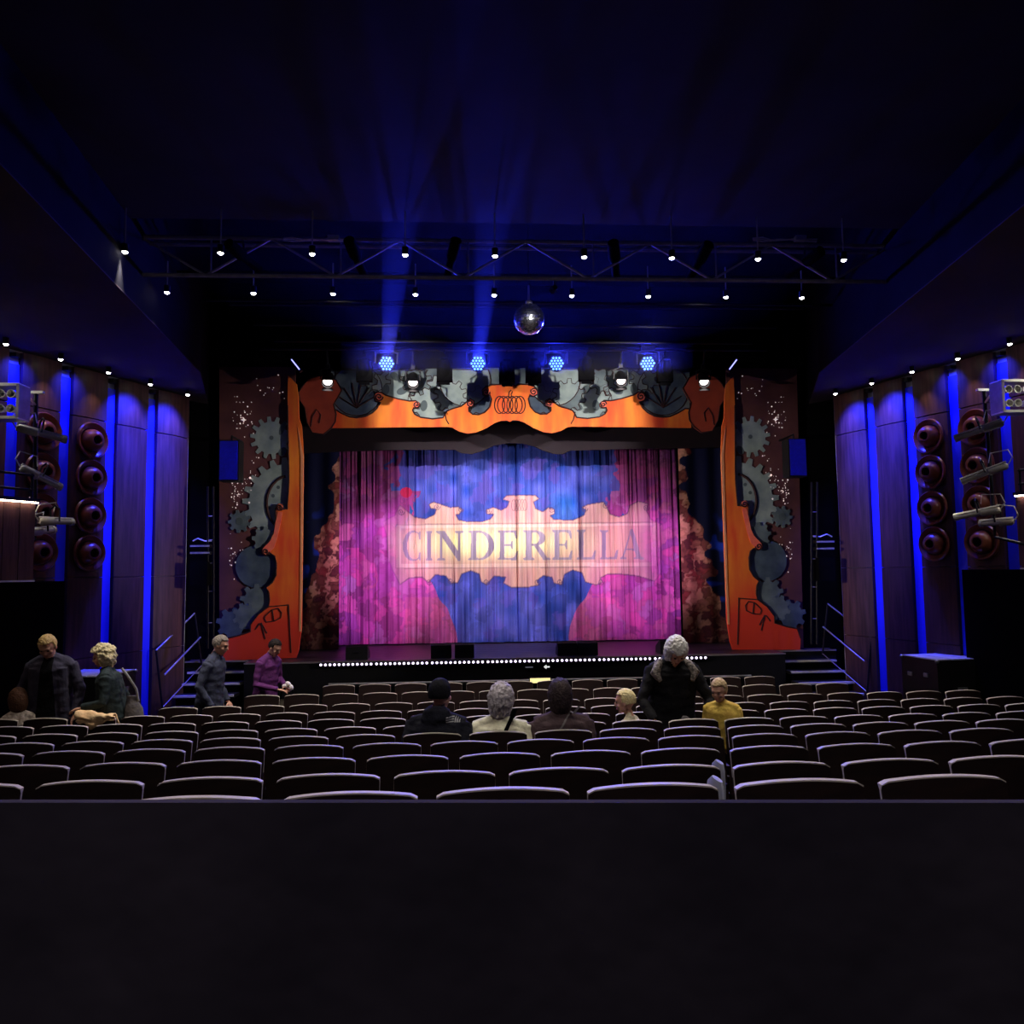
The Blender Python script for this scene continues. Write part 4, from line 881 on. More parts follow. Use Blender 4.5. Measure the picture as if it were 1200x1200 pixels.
# ------------------------------------------------------------------ theatre seats
SW, ST = .455, .87
def top_z(u): return ST - .024 * u * u - (.008 * max(0, (abs(u) - .9) / .1) ** 2)
def back_y(u, z): return -.10 * (z - ST) / .45 * -1 * .9 + .035 * u * u           # top edge at y=0, foot forward
def seat_meshes():
    out = {}
    mb = MB(); nu, nz, th = 14, 6, .026; V = []; 
    for sd_ in (0, 1):
        for j in range(nz + 1):
            for i in range(nu + 1):
                u = -1 + 2 * i / nu; zt = top_z(u) - .004; z = .40 + (zt - .40) * j / nz
                V.append((u * SW / 2, -back_y(u, z) * -1 * 1 + (th if sd_ else 0), z))
    n1 = (nu + 1); K = n1 * (nz + 1); Fc = []
    for j in range(nz):
        for i in range(nu):
            a = j * n1 + i; Fc += [(a, a + 1, a + 1 + n1, a + n1), (K + a, K + a + n1, K + a + 1 + n1, K + a + 1)]
    for i in range(nu): Fc += [(i, K + i, K + i + 1, i + 1), (nz * n1 + i, nz * n1 + i + 1, K + nz * n1 + i + 1, K + nz * n1 + i)]
    for j in range(nz): Fc += [(j * n1, (j + 1) * n1, K + (j + 1) * n1, K + j * n1), (j * n1 + nu, K + j * n1 + nu, K + (j + 1) * n1 + nu, (j + 1) * n1 + nu)]
    mb.add(V, Fc); out['backrest'] = (mb.mesh('backrest', (0, 0, 0), True), M['seatwood'])
    # pale edge running over the top and a little way down both sides
    path = [(-1, z) for z in (.70, .76, .82)] + [(-1 + 2 * i / 20, None) for i in range(21)] + [(1, z) for z in (.82, .76, .70)]
    V = []; Fc = []; hw = .014
    for k, (u, z) in enumerate(path):
        zz = top_z(u) if z is None else z; y = back_y(u, zz); x = u * (SW / 2)
        if z is None: a, b, hw = Vector((0, 0, .0025)), Vector((0, 0, -.0025)), .014
        else: a, b, hw = Vector((.0012 * u, 0, 0)), Vector((-.0012 * u, 0, 0)), .005
        c = Vector((x, y + .013, zz))
        V += [c + Vector((0, -hw, 0)) + b, c + Vector((0, -hw, 0)) + a, c + Vector((0, hw, 0)) + a, c + Vector((0, hw, 0)) + b]
    for k in range(len(path) - 1):
        for q in range(4): Fc.append((k * 4 + q, k * 4 + (q + 1) % 4, (k + 1) * 4 + (q + 1) % 4, (k + 1) * 4 + q))
    Fc += [(3, 2, 1, 0), tuple(len(V) - 4 + q for q in range(4))]
    mb = MB(); mb.add(V, Fc); out['edge_trim'] = (mb.mesh('edge_trim', (0, 0, 0), True), M['seatrim'])
    mb = MB(); mb.loft([((0, .13, .45), .2, .045), ((0, .125, .50), .215, .055), ((0, .10, .72), .215, .05), ((0, .09, .78), .19, .03)], 16); out['cushion_up'] = (mb.mesh('cushion', (0, 0, 0), True), M['seatcloth'])
    mb = MB(); mb.box((0, .32, .42), (.44, .42, .05)); mb.ell((0, .32, .44), (.22, .22, .05), None, 16, 8); out['cushion_down'] = (mb.mesh('cushion', (0, 0, 0), True), M['seatcloth'])
    mb = MB(); mb.box((-.242, .26, .62), (.034, .30, .03)); out['armrest'] = (mb.mesh('armrest'), M['seatwood'])
    mb = MB(); mb.box((-.242, .24, .31), (.03, .10, .60)); mb.box((-.242, .24, .015), (.034, .26, .03)); mb.box((0, .17, .41), (.49, .05, .05)); out['support'] = (mb.mesh('support'), M['blackmetal'])
    for me, m in out.values(): me.materials.append(m)
    return out
SM = seat_meshes()
ROWNAME = ['nearest row'] + [f'{ORD[k]} row from the nearest' for k in range(1, 10)] + ['row closest to the stage']
ANCH = [590, 656, 586, 544, 584, 814, 923, 391, 411, 399, 439]
ANCY = [927, 902, 883, 868, 857, 844, 832, 838, 826, 815, 804]
LIM = [(-40, 1240)] * 8 + [(172, 1122), (276, 972), (368, 908)]
SEATS = {}
occupied = {}
def seat(k, x, label):
    o = thing('theatre_seat', label, 'seat', (x, ROWY[k], ROWF[k]), 0, f'theatre seats in the {ROWNAME[k]}')
    return o
for k in range(11):
    a = atY(ANCH[k], ANCY[k], ROWY[k]); xs = []
    n = 0
    cand = [a.x + .52 * i for i in range(-26, 27)]
    q = project(np.array([[x, ROWY[k], ROWF[k] + ST] for x in cand]))
    wid = F * .24 / ROWY[k]
    xs = [x for x, pq in zip(cand, q) if pq[0] + wid > LIM[k][0] + (0 if k < 8 else wid * .6) and pq[0] - wid < LIM[k][1] - (0 if k < 8 else wid * .6) and (k < 7 or abs(x - XM) < 6.1) and (pq[0] + wid > 4 and pq[0] - wid < 1196)]
    for i, x in enumerate(xs):
        SEATS[(k, i)] = (x, project(np.array([[x, ROWY[k], ROWF[k] + ST]]))[0][0])
        seat(k, x, f'dark theatre seat with pale top edge, {ROWNAME[k]}, {ORD[i]} from the left')
PEOPLE_SEATS = [(4, 510), (4, 584), (4, 661), (5, 746), (5, 848), (7, 14)]
down = set()
for k, px in PEOPLE_SEATS:
    best = min((kk for kk in SEATS if kk[0] == k), key=lambda kk: abs(SEATS[kk][1] - px)); down.add(best)
seat_objs = [o for o in COL.objects if o.name.startswith('theatre_seat')]
for o, key in zip(seat_objs, SEATS):
    for nm in ('backrest', 'edge_trim', 'cushion', 'armrest', 'support'):
        src = nm if nm != 'cushion' else ('cushion_down' if key in down else 'cushion_up')
        c = link(bpy.data.objects.new(nm, SM[src][0])); c.parent = o
for k, px in ((0, 947), (1, 927)):
    key = min((kk for kk in SEATS if kk[0] == k), key=lambda kk: abs(SEATS[kk][1] - px)); o = seat_objs[list(SEATS).index(key)]
    mb = MB(); mb.loft([((-.262, .17, .60), .018, .10), ((-.262, .17, .74), .018, .11), ((-.262, .15, .82), .016, .085), ((-.262, .13, .85), .010, .05)], 14); e_ = mb.build('end_panel', mat('pale_panel', (170, 174, 196), (190, 194, 212), .5), o, True, False); e_['label'] = 'pale rounded aisle end panel'
# low parapet in front of the camera
pc = atY(600, 937, 1.5)
mb = MB()
A0 = atZ(0, 937, pc.z); B0 = atZ(1200, 937, pc.z)
dA = (B0 - A0).normalized(); A0 -= dA * 6; B0 += dA * 6
mb.prism([Vector((A0.x, A0.y, 1.0)), Vector((B0.x, B0.y, 1.0)), Vector((B0.x, B0.y - .02, 1.0)), Vector((A0.x, A0.y - .02, 1.0))], (0, 0, pc.z - 1.0))
par_o = struct('wall_parapet', mb, M['parapet'], 'low dark parapet behind the last row of seats', 'wall')

# ------------------------------------------------------------------ people
SKIN = mat('skin', (214, 160, 136), (224, 172, 148), .55, 0, 10)
SHOE = mat('shoe_black', (16, 15, 16), (24, 22, 22), .5)
EYE = mat('eye_dark', (30, 22, 20), None, .3)
LIP = mat('lip', (168, 92, 84), None, .5)
def cloth(name, c, c2=None, b=.5, sc=14): return mat(name, c, c2 or tuple(min(255, int(x * 1.25) + 4) for x in c), .85, 0, sc, b, None, .2, 22)

class Body:
    def __init__(s): s.items = []
    def put(s, mb, m): s.items.append((mb, m))
def hand(B, wrist, dirv, nrm, curl_=.5, k=1.0, thumb=1):
    d = Vector(dirv).normalized(); n = (Vector(nrm) - d * Vector(nrm).dot(d)).normalized(); sv = d.cross(n)
    w_ = Vector(wrist); mb = MB(); R = Matrix((sv, d, n)).transposed()
    mb.ell(w_ + d * .048 * k, (.040 * k, .054 * k, .018 * k), R, 12, 8)
    for i, ln in enumerate((.068, .078, .074, .058)):
        b = w_ + d * .088 * k + sv * (-.030 + .020 * i) * k; f1 = (d * cos(curl_ * .6) - n * sin(curl_ * .6)); f2 = (d * cos(curl_ * 1.7) - n * sin(curl_ * 1.7))
        mb.tube([b - d * .02 * k, b, b + f1 * ln * .5 * k, b + f1 * ln * .5 * k + f2 * ln * .5 * k], [.0095 * k, .0095 * k, .009 * k, .0075 * k], 8)
    b = w_ + d * .03 * k + sv * .036 * k * -thumb; t1 = (d * .6 - sv * .75 * thumb - n * .3).normalized()
    mb.tube([b, b + t1 * .035 * k, b + (t1 * .4 + d).normalized() * .04 * k + t1 * .03 * k], [.012 * k, .011 * k, .008 * k], 8)
    B.put(mb, 1)
def head_parts(B, hc, R, k=1.0):
    mb = MB(); T = lambda p: hc + R @ (Vector(p) * k)
    mb.ell(T((0, -.008, .018)), (.076 * k, .096 * k, .098 * k), R, 20, 14); mb.ell(T((0, .03, -.045)), (.058 * k, .062 * k, .068 * k), R, 16, 10)
    mb.ell(T((0, .062, -.098)), (.026 * k, .022 * k, .02 * k), R, 10, 8)
    mb.tube([T((0, .082, .02)), T((0, .104, -.024)), T((0, .088, -.036))], [.010 * k, .017 * k, .013 * k], 8)
    mb.ell(T((0, .076, .028)), (.055 * k, .02 * k, .012 * k), R, 12, 8); mb.ell(T((0, .083, -.062)), (.026 * k, .012 * k, .012 * k), R, 10, 6)
    for sg in (-1, 1): mb.ell(T((.078 * sg, -.005, -.012)), (.012 * k, .024 * k, .034 * k), R, 10, 8); mb.ell(T((.045 * sg, .058, -.03)), (.022 * k, .022 * k, .022 * k), R, 10, 6)
    B.put(mb, 1)
def hair_mesh(kind, hc, R, k, seed=0):
    """hair shell: sphere pushed outward by noise, drawn in over the face"""
    bm = bmesh.new(); bmesh.ops.create_icosphere(bm, subdivisions=5, radius=1); r = random.Random(seed); off = Vector((r.random() * 9, r.random() * 9, r.random() * 9))
    for v in bm.verts:
        p = v.co.copy(); q = Vector((p.x * .084, p.y * .102 - .014, p.z * .106 + .022))
        amp = {'short': .004, 'curly': .022, 'bob': .004, 'cap': .0015, 'tied': .005, 'messy': .014}[kind]; fr = {'short': 5, 'curly': 4.5, 'bob': 3, 'cap': 3, 'tied': 4, 'messy': 5}[kind]
        nz = noise.fractal(p * fr + off, 1, 2, 3); grow = 1 + {'short': .05, 'curly': .34, 'bob': .24, 'cap': .12, 'tied': .05, 'messy': .36}[kind]
        q = Vector((q.x * grow, q.y * grow, (q.z - .02) * grow + .02)) + p * amp * nz
        if kind in ('bob', 'curly', 'messy') and p.z < .1 and p.y < .35:
            dn = {'bob': .075, 'curly': .045, 'messy': .05}[kind]; q.z -= dn * min(1, (.1 - p.z) * 1.2) * (1 if p.y < .1 else (.35 - p.y) / .25)
            if kind == 'bob': q.x *= 1.06
        if p.y > (.30 if kind not in ('curly', 'messy') else .5) and p.z < (.52 if kind not in ('curly', 'messy') else .35): q = Vector((q.x * .72, min(q.y, .05), q.z)) if p.z > -.5 else q * .6
        elif p.z < -.45 and kind in ('short', 'cap', 'tied'): q = q * .72
        v.co = hc + R @ (q * k)
    me = bpy.data.meshes.new('hair'); bm.to_mesh(me); bm.free(); me.polygons.foreach_set('use_smooth', [True] * len(me.polygons)); return me

def person(label, loc, heading, H, sit=False, lean=.05, twist=0, head=(0, 0, 0), arms=None, mats=(), hair=('short', None), hem=.1, bulk=1.0, coat=None, voxel=.0095, child=False, collar=True, hood=False, legs=True, seed=0, extra=None):
    """mats: top, trousers;  head: pitch down, turn left, tilt;  arms: {-1:(elbow, wrist, palm normal), 1:...} in local metres for a 1.75 m figure"""
    k = H / 1.75; root = thing('person', label, 'person', loc, heading); B = Body(); top, trou = mats[0], mats[1]
    hip = Vector((0, .20, .47)) if sit else Vector((0, 0, .93))
    if not sit and lean > .2: hip.y -= .12
    t = Vector((sin(twist) * sin(lean), cos(twist) * sin(lean), cos(lean))); fx = Vector((1, 0, 0)); fy = t.cross(fx) * -1; fy = Vector((0, cos(lean), -sin(lean)))
    rings = [(0, .168, .125), (.12, .165, .12), (.24, .165, .115), (.36, .19, .125), (.44, .20, .12), (.495, .165, .10), (.53, .10, .08), (.565, .062, .064), (.63, .056, .058)]
    mb = MB(); mb.loft([((hip + t * h) * k, rx * k * (bulk if h < .5 else 1), ry * k * (bulk if h < .5 else 1), fx, fy) for h, rx, ry in rings[:-1]], 22); B.put(mb, 0)
    neck = hip + t * .57; hp, hy_, ht = head
    R = Matrix.Rotation(hy_, 3, 'Z') @ Matrix.Rotation(-hp, 3, 'X') @ Matrix.Rotation(ht, 3, 'Y')
    hk = k * (1.0 if not child else 1.28); hc = neck * k + R @ Vector((0, .025, .145)) * hk
    mb = MB(); mb.tube([(hip + t * .5) * k, neck * k, hc - R @ Vector((0, .012, .06)) * hk], [.06 * k, .056 * k, .052 * k], 14); B.put(mb, 1)
    head_parts(B, hc, R, hk)
    if collar:
        mb = MB(); mb.loft([((hip + t * .50) * k, .115 * k, .10 * k, fx, fy), ((hip + t * .545) * k, .088 * k, .085 * k, fx, fy), ((hip + t * .572) * k, .080 * k, .084 * k, fx, fy), ((hip + t * .572) * k, .05 * k, .05 * k, fx, fy)], 16); B.put(mb, 0)
    for sg in (-1, 1):
        mb = MB(); mb.tube([(hip + t * .545 + fx * .03 * sg) * k, (hip + t * .505 + fx * .10 * sg) * k, (hip + t * .455) * k + fx * .175 * sg * k * (bulk * .5 + .5)], [.062 * k, .070 * k, .072 * k * (.5 + .5 * bulk)], 12); B.put(mb, 0)
    if hood:
        mb = MB(); mb.loft([((hip + t * .47 - fy * .10) * k, .10 * k, .05 * k, fx, fy), ((hip + t * .53 - fy * .085) * k, .13 * k, .065 * k, fx, fy), ((hip + t * .60 - fy * .05) * k, .115 * k, .075 * k, fx, fy), ((hip + t * .63 - fy * .04) * k, .07 * k, .05 * k, fx, fy)], 16); B.put(mb, 0)
    # jacket or coat skirt
    if not sit:
        mb = MB(); cr = [((hip + t * .42) * k, .20 * k * bulk, .125 * k * bulk), ((hip + t * .15) * k, .185 * k * bulk, .14 * k * bulk), (hip * k, .19 * k * bulk, .15 * k * bulk), ((hip - Vector((0, 0, hem))) * k, .20 * k * bulk, .16 * k * bulk), ((hip - Vector((0, 0, hem + .005))) * k, .17 * k, .13 * k)]
        mb.loft(cr, 22); B.put(mb, 0)
    for sg in (-1, 1):
        sh = (hip + t * .445) * k + fx * .185 * sg * k * (bulk * .5 + .5)
        el, wr, pn = (arms or {}).get(sg, (Vector((.25 * sg, .02, hip.z + .20)), Vector((.25 * sg, .10, hip.z - .02)), (-sg, 0, 0)))
        el, wr = Vector(el) * k, Vector(wr) * k; mb = MB(); m1 = sh.lerp(el, .5); m2 = el.lerp(wr, .5); bb = .5 + .5 * bulk
        mb.tube([sh - fx * .07 * sg * k, sh, m1, el, m2, wr - (wr - el).normalized() * .01], [.072 * k * bb, .070 * k * bb, .056 * k * bb, .049 * k * bb, .044 * k * bb, .040 * k * bb], 14); B.put(mb, 0)
        hand(B, wr, wr - el, pn, .55, k * (1.08 if child else 1), thumb=sg)
        if legs:
            hj = (hip + Vector((.095 * sg, 0, -.03))) * k
            if sit: kn, an = Vector((.12 * sg, .60, .50)) * k, Vector((.12 * sg, .60, .09)) * k
            else: kn, an = Vector((.105 * sg, .02, .50)) * k, Vector((.11 * sg, -.03, .09)) * k
            mb = MB(); mb.tube([hj, hj.lerp(kn, .5), kn, kn.lerp(an, .4), an], [.098 * k, .085 * k, .064 * k, .062 * k, .05 * k], 14); B.put(mb, 2)
            mb = MB(); mb.ell(an + Vector((0, .065, -.045)) * k, (.046 * k, .13 * k, .044 * k), None, 14, 8); mb.tube([an, an + Vector((0, .01, -.04)) * k], [.045 * k, .05 * k], 10); B.put(mb, 3)
    if extra: extra(B, k, hip, t, fx, fy, hc, R)
    # fuse everything into one continuous skin
    allmb = MB(); kd_pts = []
    for mb, m in B.items: allmb.add(mb.v, mb.f); kd_pts += [(p, m) for p in mb.v]
    me = allmb.mesh('tmp'); o = bpy.data.objects.new('tmp', me); COL.objects.link(o)
    rm = o.modifiers.new('r', 'REMESH'); rm.mode = 'VOXEL'; rm.voxel_size = voxel; sm = o.modifiers.new('s', 'SMOOTH'); sm.factor = .5; sm.iterations = 2
    dg = bpy.context.evaluated_depsgraph_get(); me2 = bpy.data.meshes.new_from_object(o.evaluated_get(dg)); bpy.data.objects.remove(o); bpy.data.meshes.remove(me)
    kd = kdtree.KDTree(len(kd_pts))
    for i, (p, m) in enumerate(kd_pts): kd.insert(p, i)
    kd.balance()
    co = np.empty(len(me2.vertices) * 3, np.float32); me2.vertices.foreach_get('co', co); co = co.reshape(-1, 3)
    no = np.empty(len(me2.vertices) * 3, np.float32); me2.vertices.foreach_get('normal', no); no = no.reshape(-1, 3)
    vm = np.array([kd_pts[kd.find(Vector(p))[1]][1] for p in co])
    # folds in the cloth
    off = Vector((seed * 3.1, 1.7, seed)); wr_ = np.array([noise.noise(Vector((p[0] * 9, p[1] * 9, p[2] * 16)) + off) if m in (0, 2) else 0 for p, m in zip(co, vm)])
    co = co + no * (wr_ * .010)[:, None]; me2.vertices.foreach_set('co', co.ravel().astype(np.float32))
    lp = np.empty(len(me2.loops), np.int32); me2.loops.foreach_get('vertex_index', lp); ls = np.empty(len(me2.polygons), np.int32); me2.polygons.foreach_get('loop_start', ls)
    me2.materials.clear()
    for m in (top, SKIN, trou, SHOE): me2.materials.append(m)
    me2.polygons.foreach_set('material_index', vm[lp[ls]].astype(np.int32)); me2.polygons.foreach_set('use_smooth', [True] * len(me2.polygons)); me2.update(); me2.name = 'body'
    bo = link(bpy.data.objects.new('body', me2)); bo.parent = root
    bvh = BVHTree.FromPolygons([tuple(p) for p in co], [tuple(p.vertices) for p in me2.polygons])
    for sg in (-1, 1):
        mb = MB(); mb.ell(hc + R @ Vector((.032 * sg, .080, .004)) * hk, (.014 * hk, .009 * hk, .007 * hk), R, 8, 6); mb.build('eye', EYE, root, True, False)
    mb = MB(); mb.ell(hc + R @ Vector((0, .090, -.064)) * hk, (.024 * hk, .008 * hk, .006 * hk), R, 10, 6); mb.build('mouth', LIP, root, True, False)
    if hair[1]:
        hm = hair_mesh(hair[0], hc, R, hk, seed); hm.materials.append(hair[1]); h = link(bpy.data.objects.new('knit_cap' if hair[0] == 'cap' else 'hair', hm)); h.parent = root
    return root, dict(k=k, hip=hip, t=t, fx=fx, fy=fy, hc=hc, R=R, hk=hk, bvh=bvh)
def patch(root, info, name, m, grid, frm=-1, off=.006):
    """a strip of cloth lying on the body: grid rows of (x, z), dropped onto the surface from the back (-1) or front (1)"""
    V = []; nu = len(grid[0]); last = Vector((0, 0, 0))
    for row in grid:
        for x, z in row:
            h = info['bvh'].ray_cast(Vector((x, frm * 2, z)), Vector((0, -frm, 0)))[0]
            last = Vector((x, h.y + frm * off, z)) if h is not None else Vector((x, last.y, z)); V.append(last)
    n = len(V); K = len(grid); Fc = []
    V2 = V + [v - Vector((0, frm * (off + .012), 0)) for v in V]
    for j in range(K - 1):
        for i in range(nu - 1):
            a = j * nu + i; Fc += [(a, a + 1, a + 1 + nu, a + nu), (n + a, n + a + nu, n + a + nu + 1, n + a + 1)]
    mb = MB(); mb.add(V2, Fc); return mb.build(name, m, root, True, False)
def strap_grid(pts, w):
    out = []
    for j in range(24):
        t = j / 23 * (len(pts) - 1); i = min(int(t), len(pts) - 2); f = t - i; x = pts[i][0] * (1 - f) + pts[i + 1][0] * f; z = pts[i][1] * (1 - f) + pts[i + 1][1] * f
        out.append([(x - w / 2, z), (x - w / 6, z), (x + w / 6, z), (x + w / 2, z)])
    return out
def hairmat(name, c, c2): return mat(name, c, c2, .7, 0, 40, .6, None, .3, 60)
H_BLOND = hairmat('hair_fair', (214, 176, 110), (240, 212, 150)); H_CURL = hairmat('hair_pale_curls', (226, 206, 150), (250, 238, 196)); H_WHITE = hairmat('hair_white', (220, 216, 214), (246, 244, 240))
H_GREY = hairmat('hair_grey', (120, 112, 106), (160, 150, 140)); H_DARK = hairmat('hair_dark', (30, 22, 22), (44, 34, 32)); H_BROWN = hairmat('hair_brown', (76, 48, 36), (104, 70, 50)); H_SILVER = hairmat('hair_silver', (176, 168, 176), (214, 206, 214))
NAVY = cloth('cloth_navy', (26, 28, 42)); BLACKC = cloth('cloth_black', (16, 16, 20)); CHAR = cloth('cloth_charcoal', (62, 60, 78)); PURPLE = cloth('cloth_purple', (92, 44, 100)); CREAM = cloth('cloth_cream', (206, 200, 176))
BROWN = cloth('cloth_brown', (62, 48, 52)); YEL = cloth('cloth_yellow', (214, 176, 84)); PALE = cloth('cloth_pale_print', (150, 130, 120), (240, 228, 214), .5, 26); JEAN = cloth('cloth_dark_trousers', (22, 24, 34)); GREYT = cloth('cloth_grey', (96, 92, 94)); IVORY = cloth('cloth_ivory_print', (190, 180, 150), (236, 228, 200), .5, 30)
def on_seat(k, px):
    key = min((kk for kk in SEATS if kk[0] == k), key=lambda kk: abs(SEATS[kk][1] - px)); return Vector((SEATS[key][0], ROWY[k] + .02, ROWF[k]))
def spotfloor(px, py, Y, k): p = atY(px, py, Y); return Vector((p.x, Y, ROWF[k]))

# standing man in an open dark jacket, head bowed
def open_jacket(B, k, hip, t, fx, fy, hc, R):
    for sg in (-1, 1):
        mb = MB(); mb.loft([((hip + t * .45) * k + fx * .12 * sg * k + fy * .075 * k, .075 * k, .05 * k), ((hip + t * .2) * k + fx * .135 * sg * k + fy * .09 * k, .07 * k, .055 * k), ((hip - Vector((0, 0, .12))) * k + fx * .15 * sg * k + fy * .09 * k, .075 * k, .06 * k)], 12); B.put(mb, 0)
p1, i1 = person('standing man in an open dark jacket with fair hair, head bowed, at the far left', spotfloor(62, 800, 9.2, 8), pi + .1, 1.84, lean=.10, head=(.62, .05, .05), hair=('short', H_BLOND), mats=(CHAR, BLACKC), hem=.12, bulk=1.14,
    arms={-1: ((-.30, .04, 1.12), (-.27, .12, .86), (1, 0, 0)), 1: ((.31, .02, 1.12), (.30, .10, .84), (-1, 0, 0))}, extra=open_jacket, seed=1)
rows = []
for j in range(30):
    v = j / 29; z = (.86 + .62 * v) * i1['k']; hw_ = (.10 - .05 * v) * i1['k']; rows.append([(-.0 + hw_ * (q_ / 3.5 - 1), z) for q_ in range(8)])
patch(p1, i1, 'shirt_front', cloth('cloth_shirt_black', (9, 10, 14)), rows, 1)
# standing woman, pale curls, dark coat, facing left
p2, i2 = person('standing woman with pale curly hair and a long dark coat, facing left', spotfloor(133, 800, 9.2, 8), pi / 2 + .25, 1.66, lean=.12, head=(.25, .15, 0), hair=('curly', H_CURL), mats=(cloth('cloth_greenblack', (40, 50, 52)), JEAN), hem=.38, bulk=1.2,
    arms={-1: ((-.27, .06, 1.12), (-.20, .30, 1.06), (0, 0, 1)), 1: ((.30, -.10, 1.10), (.24, .10, 1.0), (-1, 0, 0))}, seed=2)
sp_ = p2.location
bg = thing('shoulder_bag', 'grey slouchy shoulder bag behind the curly haired woman', 'bag', Vector((sp_.x + .26, sp_.y - .06, .62)))
bl_ = bg.location
mb = MB(); mb.loft([(bl_ + Vector((0, 0, .0)), .10, .06), (bl_ + Vector((.01, 0, .1)), .12, .075), (bl_ + Vector((0, 0, .28)), .10, .06), (bl_ + Vector((-.02, 0, .36)), .07, .03), (bl_ + Vector((-.03, 0, .42)), .05, .015)], 16); mb.build('pouch', GREYT, bg, True)
mb = MB(); mb.tube([bl_ + Vector((.05, 0, .36)), bl_ + Vector((.03, -.02, .50)), bl_ + Vector((-.06, -.05, .66)), bl_ + Vector((-.12, -.06, .74))], .014, 8); mb.build('strap', M['alu'], bg, True)
# seated child with printed top, far left
person('small child in a pale printed top seated at the far left edge', on_seat(7, 14) + Vector((.22, .03, .20)), .5, 1.22, sit=True, lean=.0, head=(.25, .2, 0), hair=('bob', H_BROWN), mats=(PALE, JEAN), child=True, collar=False, seed=3)
# beige coat over a seat back
cs = min((kk for kk in SEATS if kk[0] == 7), key=lambda kk: abs(SEATS[kk][1] - 104)); cx_ = SEATS[cs][0]; czz = ROWF[7] + ST
nu, nv = 36, 26; V = []
for j in range(nv):
    for i in range(nu):
        u = i / (nu - 1); v = j / (nv - 1); x = cx_ - .17 + .40 * u + .02 * sin(9 * v); drop = .045 + .085 * exp(-((u - .45) / .28) ** 2) + .012 * sin(19 * u)
        if v < .45: y, z = -.028 - .012 * sin(7 * u), czz + .018 - drop * (1 - v / .45)
        elif v < .62: y, z = -.028 + (v - .45) / .17 * .09, czz + .018 + (.03 + .03 * sin(4 * u + .6)) * sin(pi * (v - .45) / .17)
        else: y, z = .062 + (v - .62) * .1, czz + .018 - (v - .62) * .5
        V.append((x, ROWY[7] + y + .012 * noise.noise(Vector((u * 7, v * 7, 1))), z + .02 * noise.noise(Vector((u * 6, v * 6, 4)))))
co_ = grid_object('draped_coat', cloth('cloth_beige', (250, 204, 150), (255, 222, 176)), np.array(V), nu, nv, np.ones((nu * nv, 3)), .012, None, (cx_, ROWY[7], czz))
tag(co_, 'beige coat draped over a seat back near the left edge', 'coat')
# man by the left steps
p4, i4 = person('man in a dark navy jacket with short grey hair beside the left steps', spotfloor(246, 790, 10.15, 9), -pi / 2 - .1, 1.70, lean=.12, head=(.35, 0, 0), hair=('short', H_GREY), mats=(cloth('cloth_slate', (58, 62, 80)), JEAN), hem=.16, bulk=1.12,
    arms={-1: ((-.25, .0, 1.12), (-.20, .17, .86), (0, 0, 1)), 1: ((.28, -.02, 1.12), (.23, .13, .86), (-1, 0, 0))}, seed=4)
# woman in purple
p5, i5 = person('woman in a purple jacket with tied dark hair looking into her bag', spotfloor(311, 790, 11.0, 10), -pi / 2 - .45, 1.60, lean=.14, head=(.55, 0, 0), hair=('tied', H_DARK), mats=(PURPLE, cloth('cloth_plum', (58, 30, 62))), hem=.30, bulk=1.1,
    arms={-1: ((-.25, .06, 1.10), (-.08, .32, 1.03), (0, 0, 1)), 1: ((.26, .04, 1.08), (.10, .33, 1.0), (0, 0, 1))}, seed=5)
q = atY(338, 822, 10.9); hb = thing('handbag', 'dark olive handbag held by the woman in purple', 'bag', Vector((q.x, 10.82, .42))); hl = hb.location
mb = MB(); mb.loft([(hl, .15, .06), (hl + Vector((0, 0, .05)), .17, .075), (hl + Vector((0, 0, .2)), .14, .06), (hl + Vector((0, 0, .28)), .10, .03)], 18); mb.build('body', cloth('cloth_olive', (66, 60, 52)), hb, True)
mb = MB(); mb.tube([hl + Vector((-.09, 0, .27)), hl + Vector((-.07, 0, .40)), hl + Vector((0, 0, .46)), hl + Vector((.07, 0, .40)), hl + Vector((.09, 0, .27))], .011, 8); mb.build('handle', M['matteblack'], hb, True)
q = p5.location + Matrix.Rotation(-pi / 2 - .45, 3, 'Z') @ (Vector((0, .43, 1.045)) * i5['k']); ts = thing('paper_tissue', 'crumpled white tissue in the hands of the woman in purple', 'tissue', q)
mb = MB()
for a_ in range(3): mb.ell(q + Vector((.04 * a_ - .04, .0, .03 * sin(a_ * 2))), (.045, .03, .03), Matrix.Rotation(.6 * a_, 3, 'Y'), 9, 6)
mb.build('folds', cloth('tissue_white', (236, 220, 230)), ts, False)
# three people seated in front of us
s6 = on_seat(4, 510); p6, i6 = person('seated person in a black padded jacket and dark knitted hat', s6, -.25, 1.68, sit=True, lean=-.02, head=(.05, -.35, 0), hair=('cap', cloth('knit_black', (18, 18, 26))), mats=(cloth('cloth_jacket_black', (18, 19, 30)), JEAN), bulk=1.4, hood=True, seed=6)
MARKW = mat('mark_white', (150, 150, 158))
for j, hh in enumerate((.052, .040, .028)):             # small white emblem on the back of the shoulder
    rows = [[(.150 + .017 * j + .013 * (q_ / 5) * (1 - v_ * .4), .935 + hh * v_ * (.55 + .45 * (q_ / 5))) for q_ in range(6)] for v_ in (0, .25, .5, .75, 1)]
    patch(p6, i6, 'white_emblem', MARKW, rows, -1, .004)
for j in range(3):
    patch(p6, i6, 'white_emblem', MARKW, [[(.095 + .05 * q_ / 5, .937 + .017 * j + dz) for q_ in range(6)] for dz in (0, .009)], -1, .004)
s7 = on_seat(4, 584); p7, i7 = person('seated person with silver bobbed hair and a cream coat', s7, -.1, 1.60, sit=True, lean=-.04, head=(.1, -.2, .06), hair=('messy', H_SILVER), mats=(CREAM, JEAN), bulk=1.42, hood=False, seed=7)
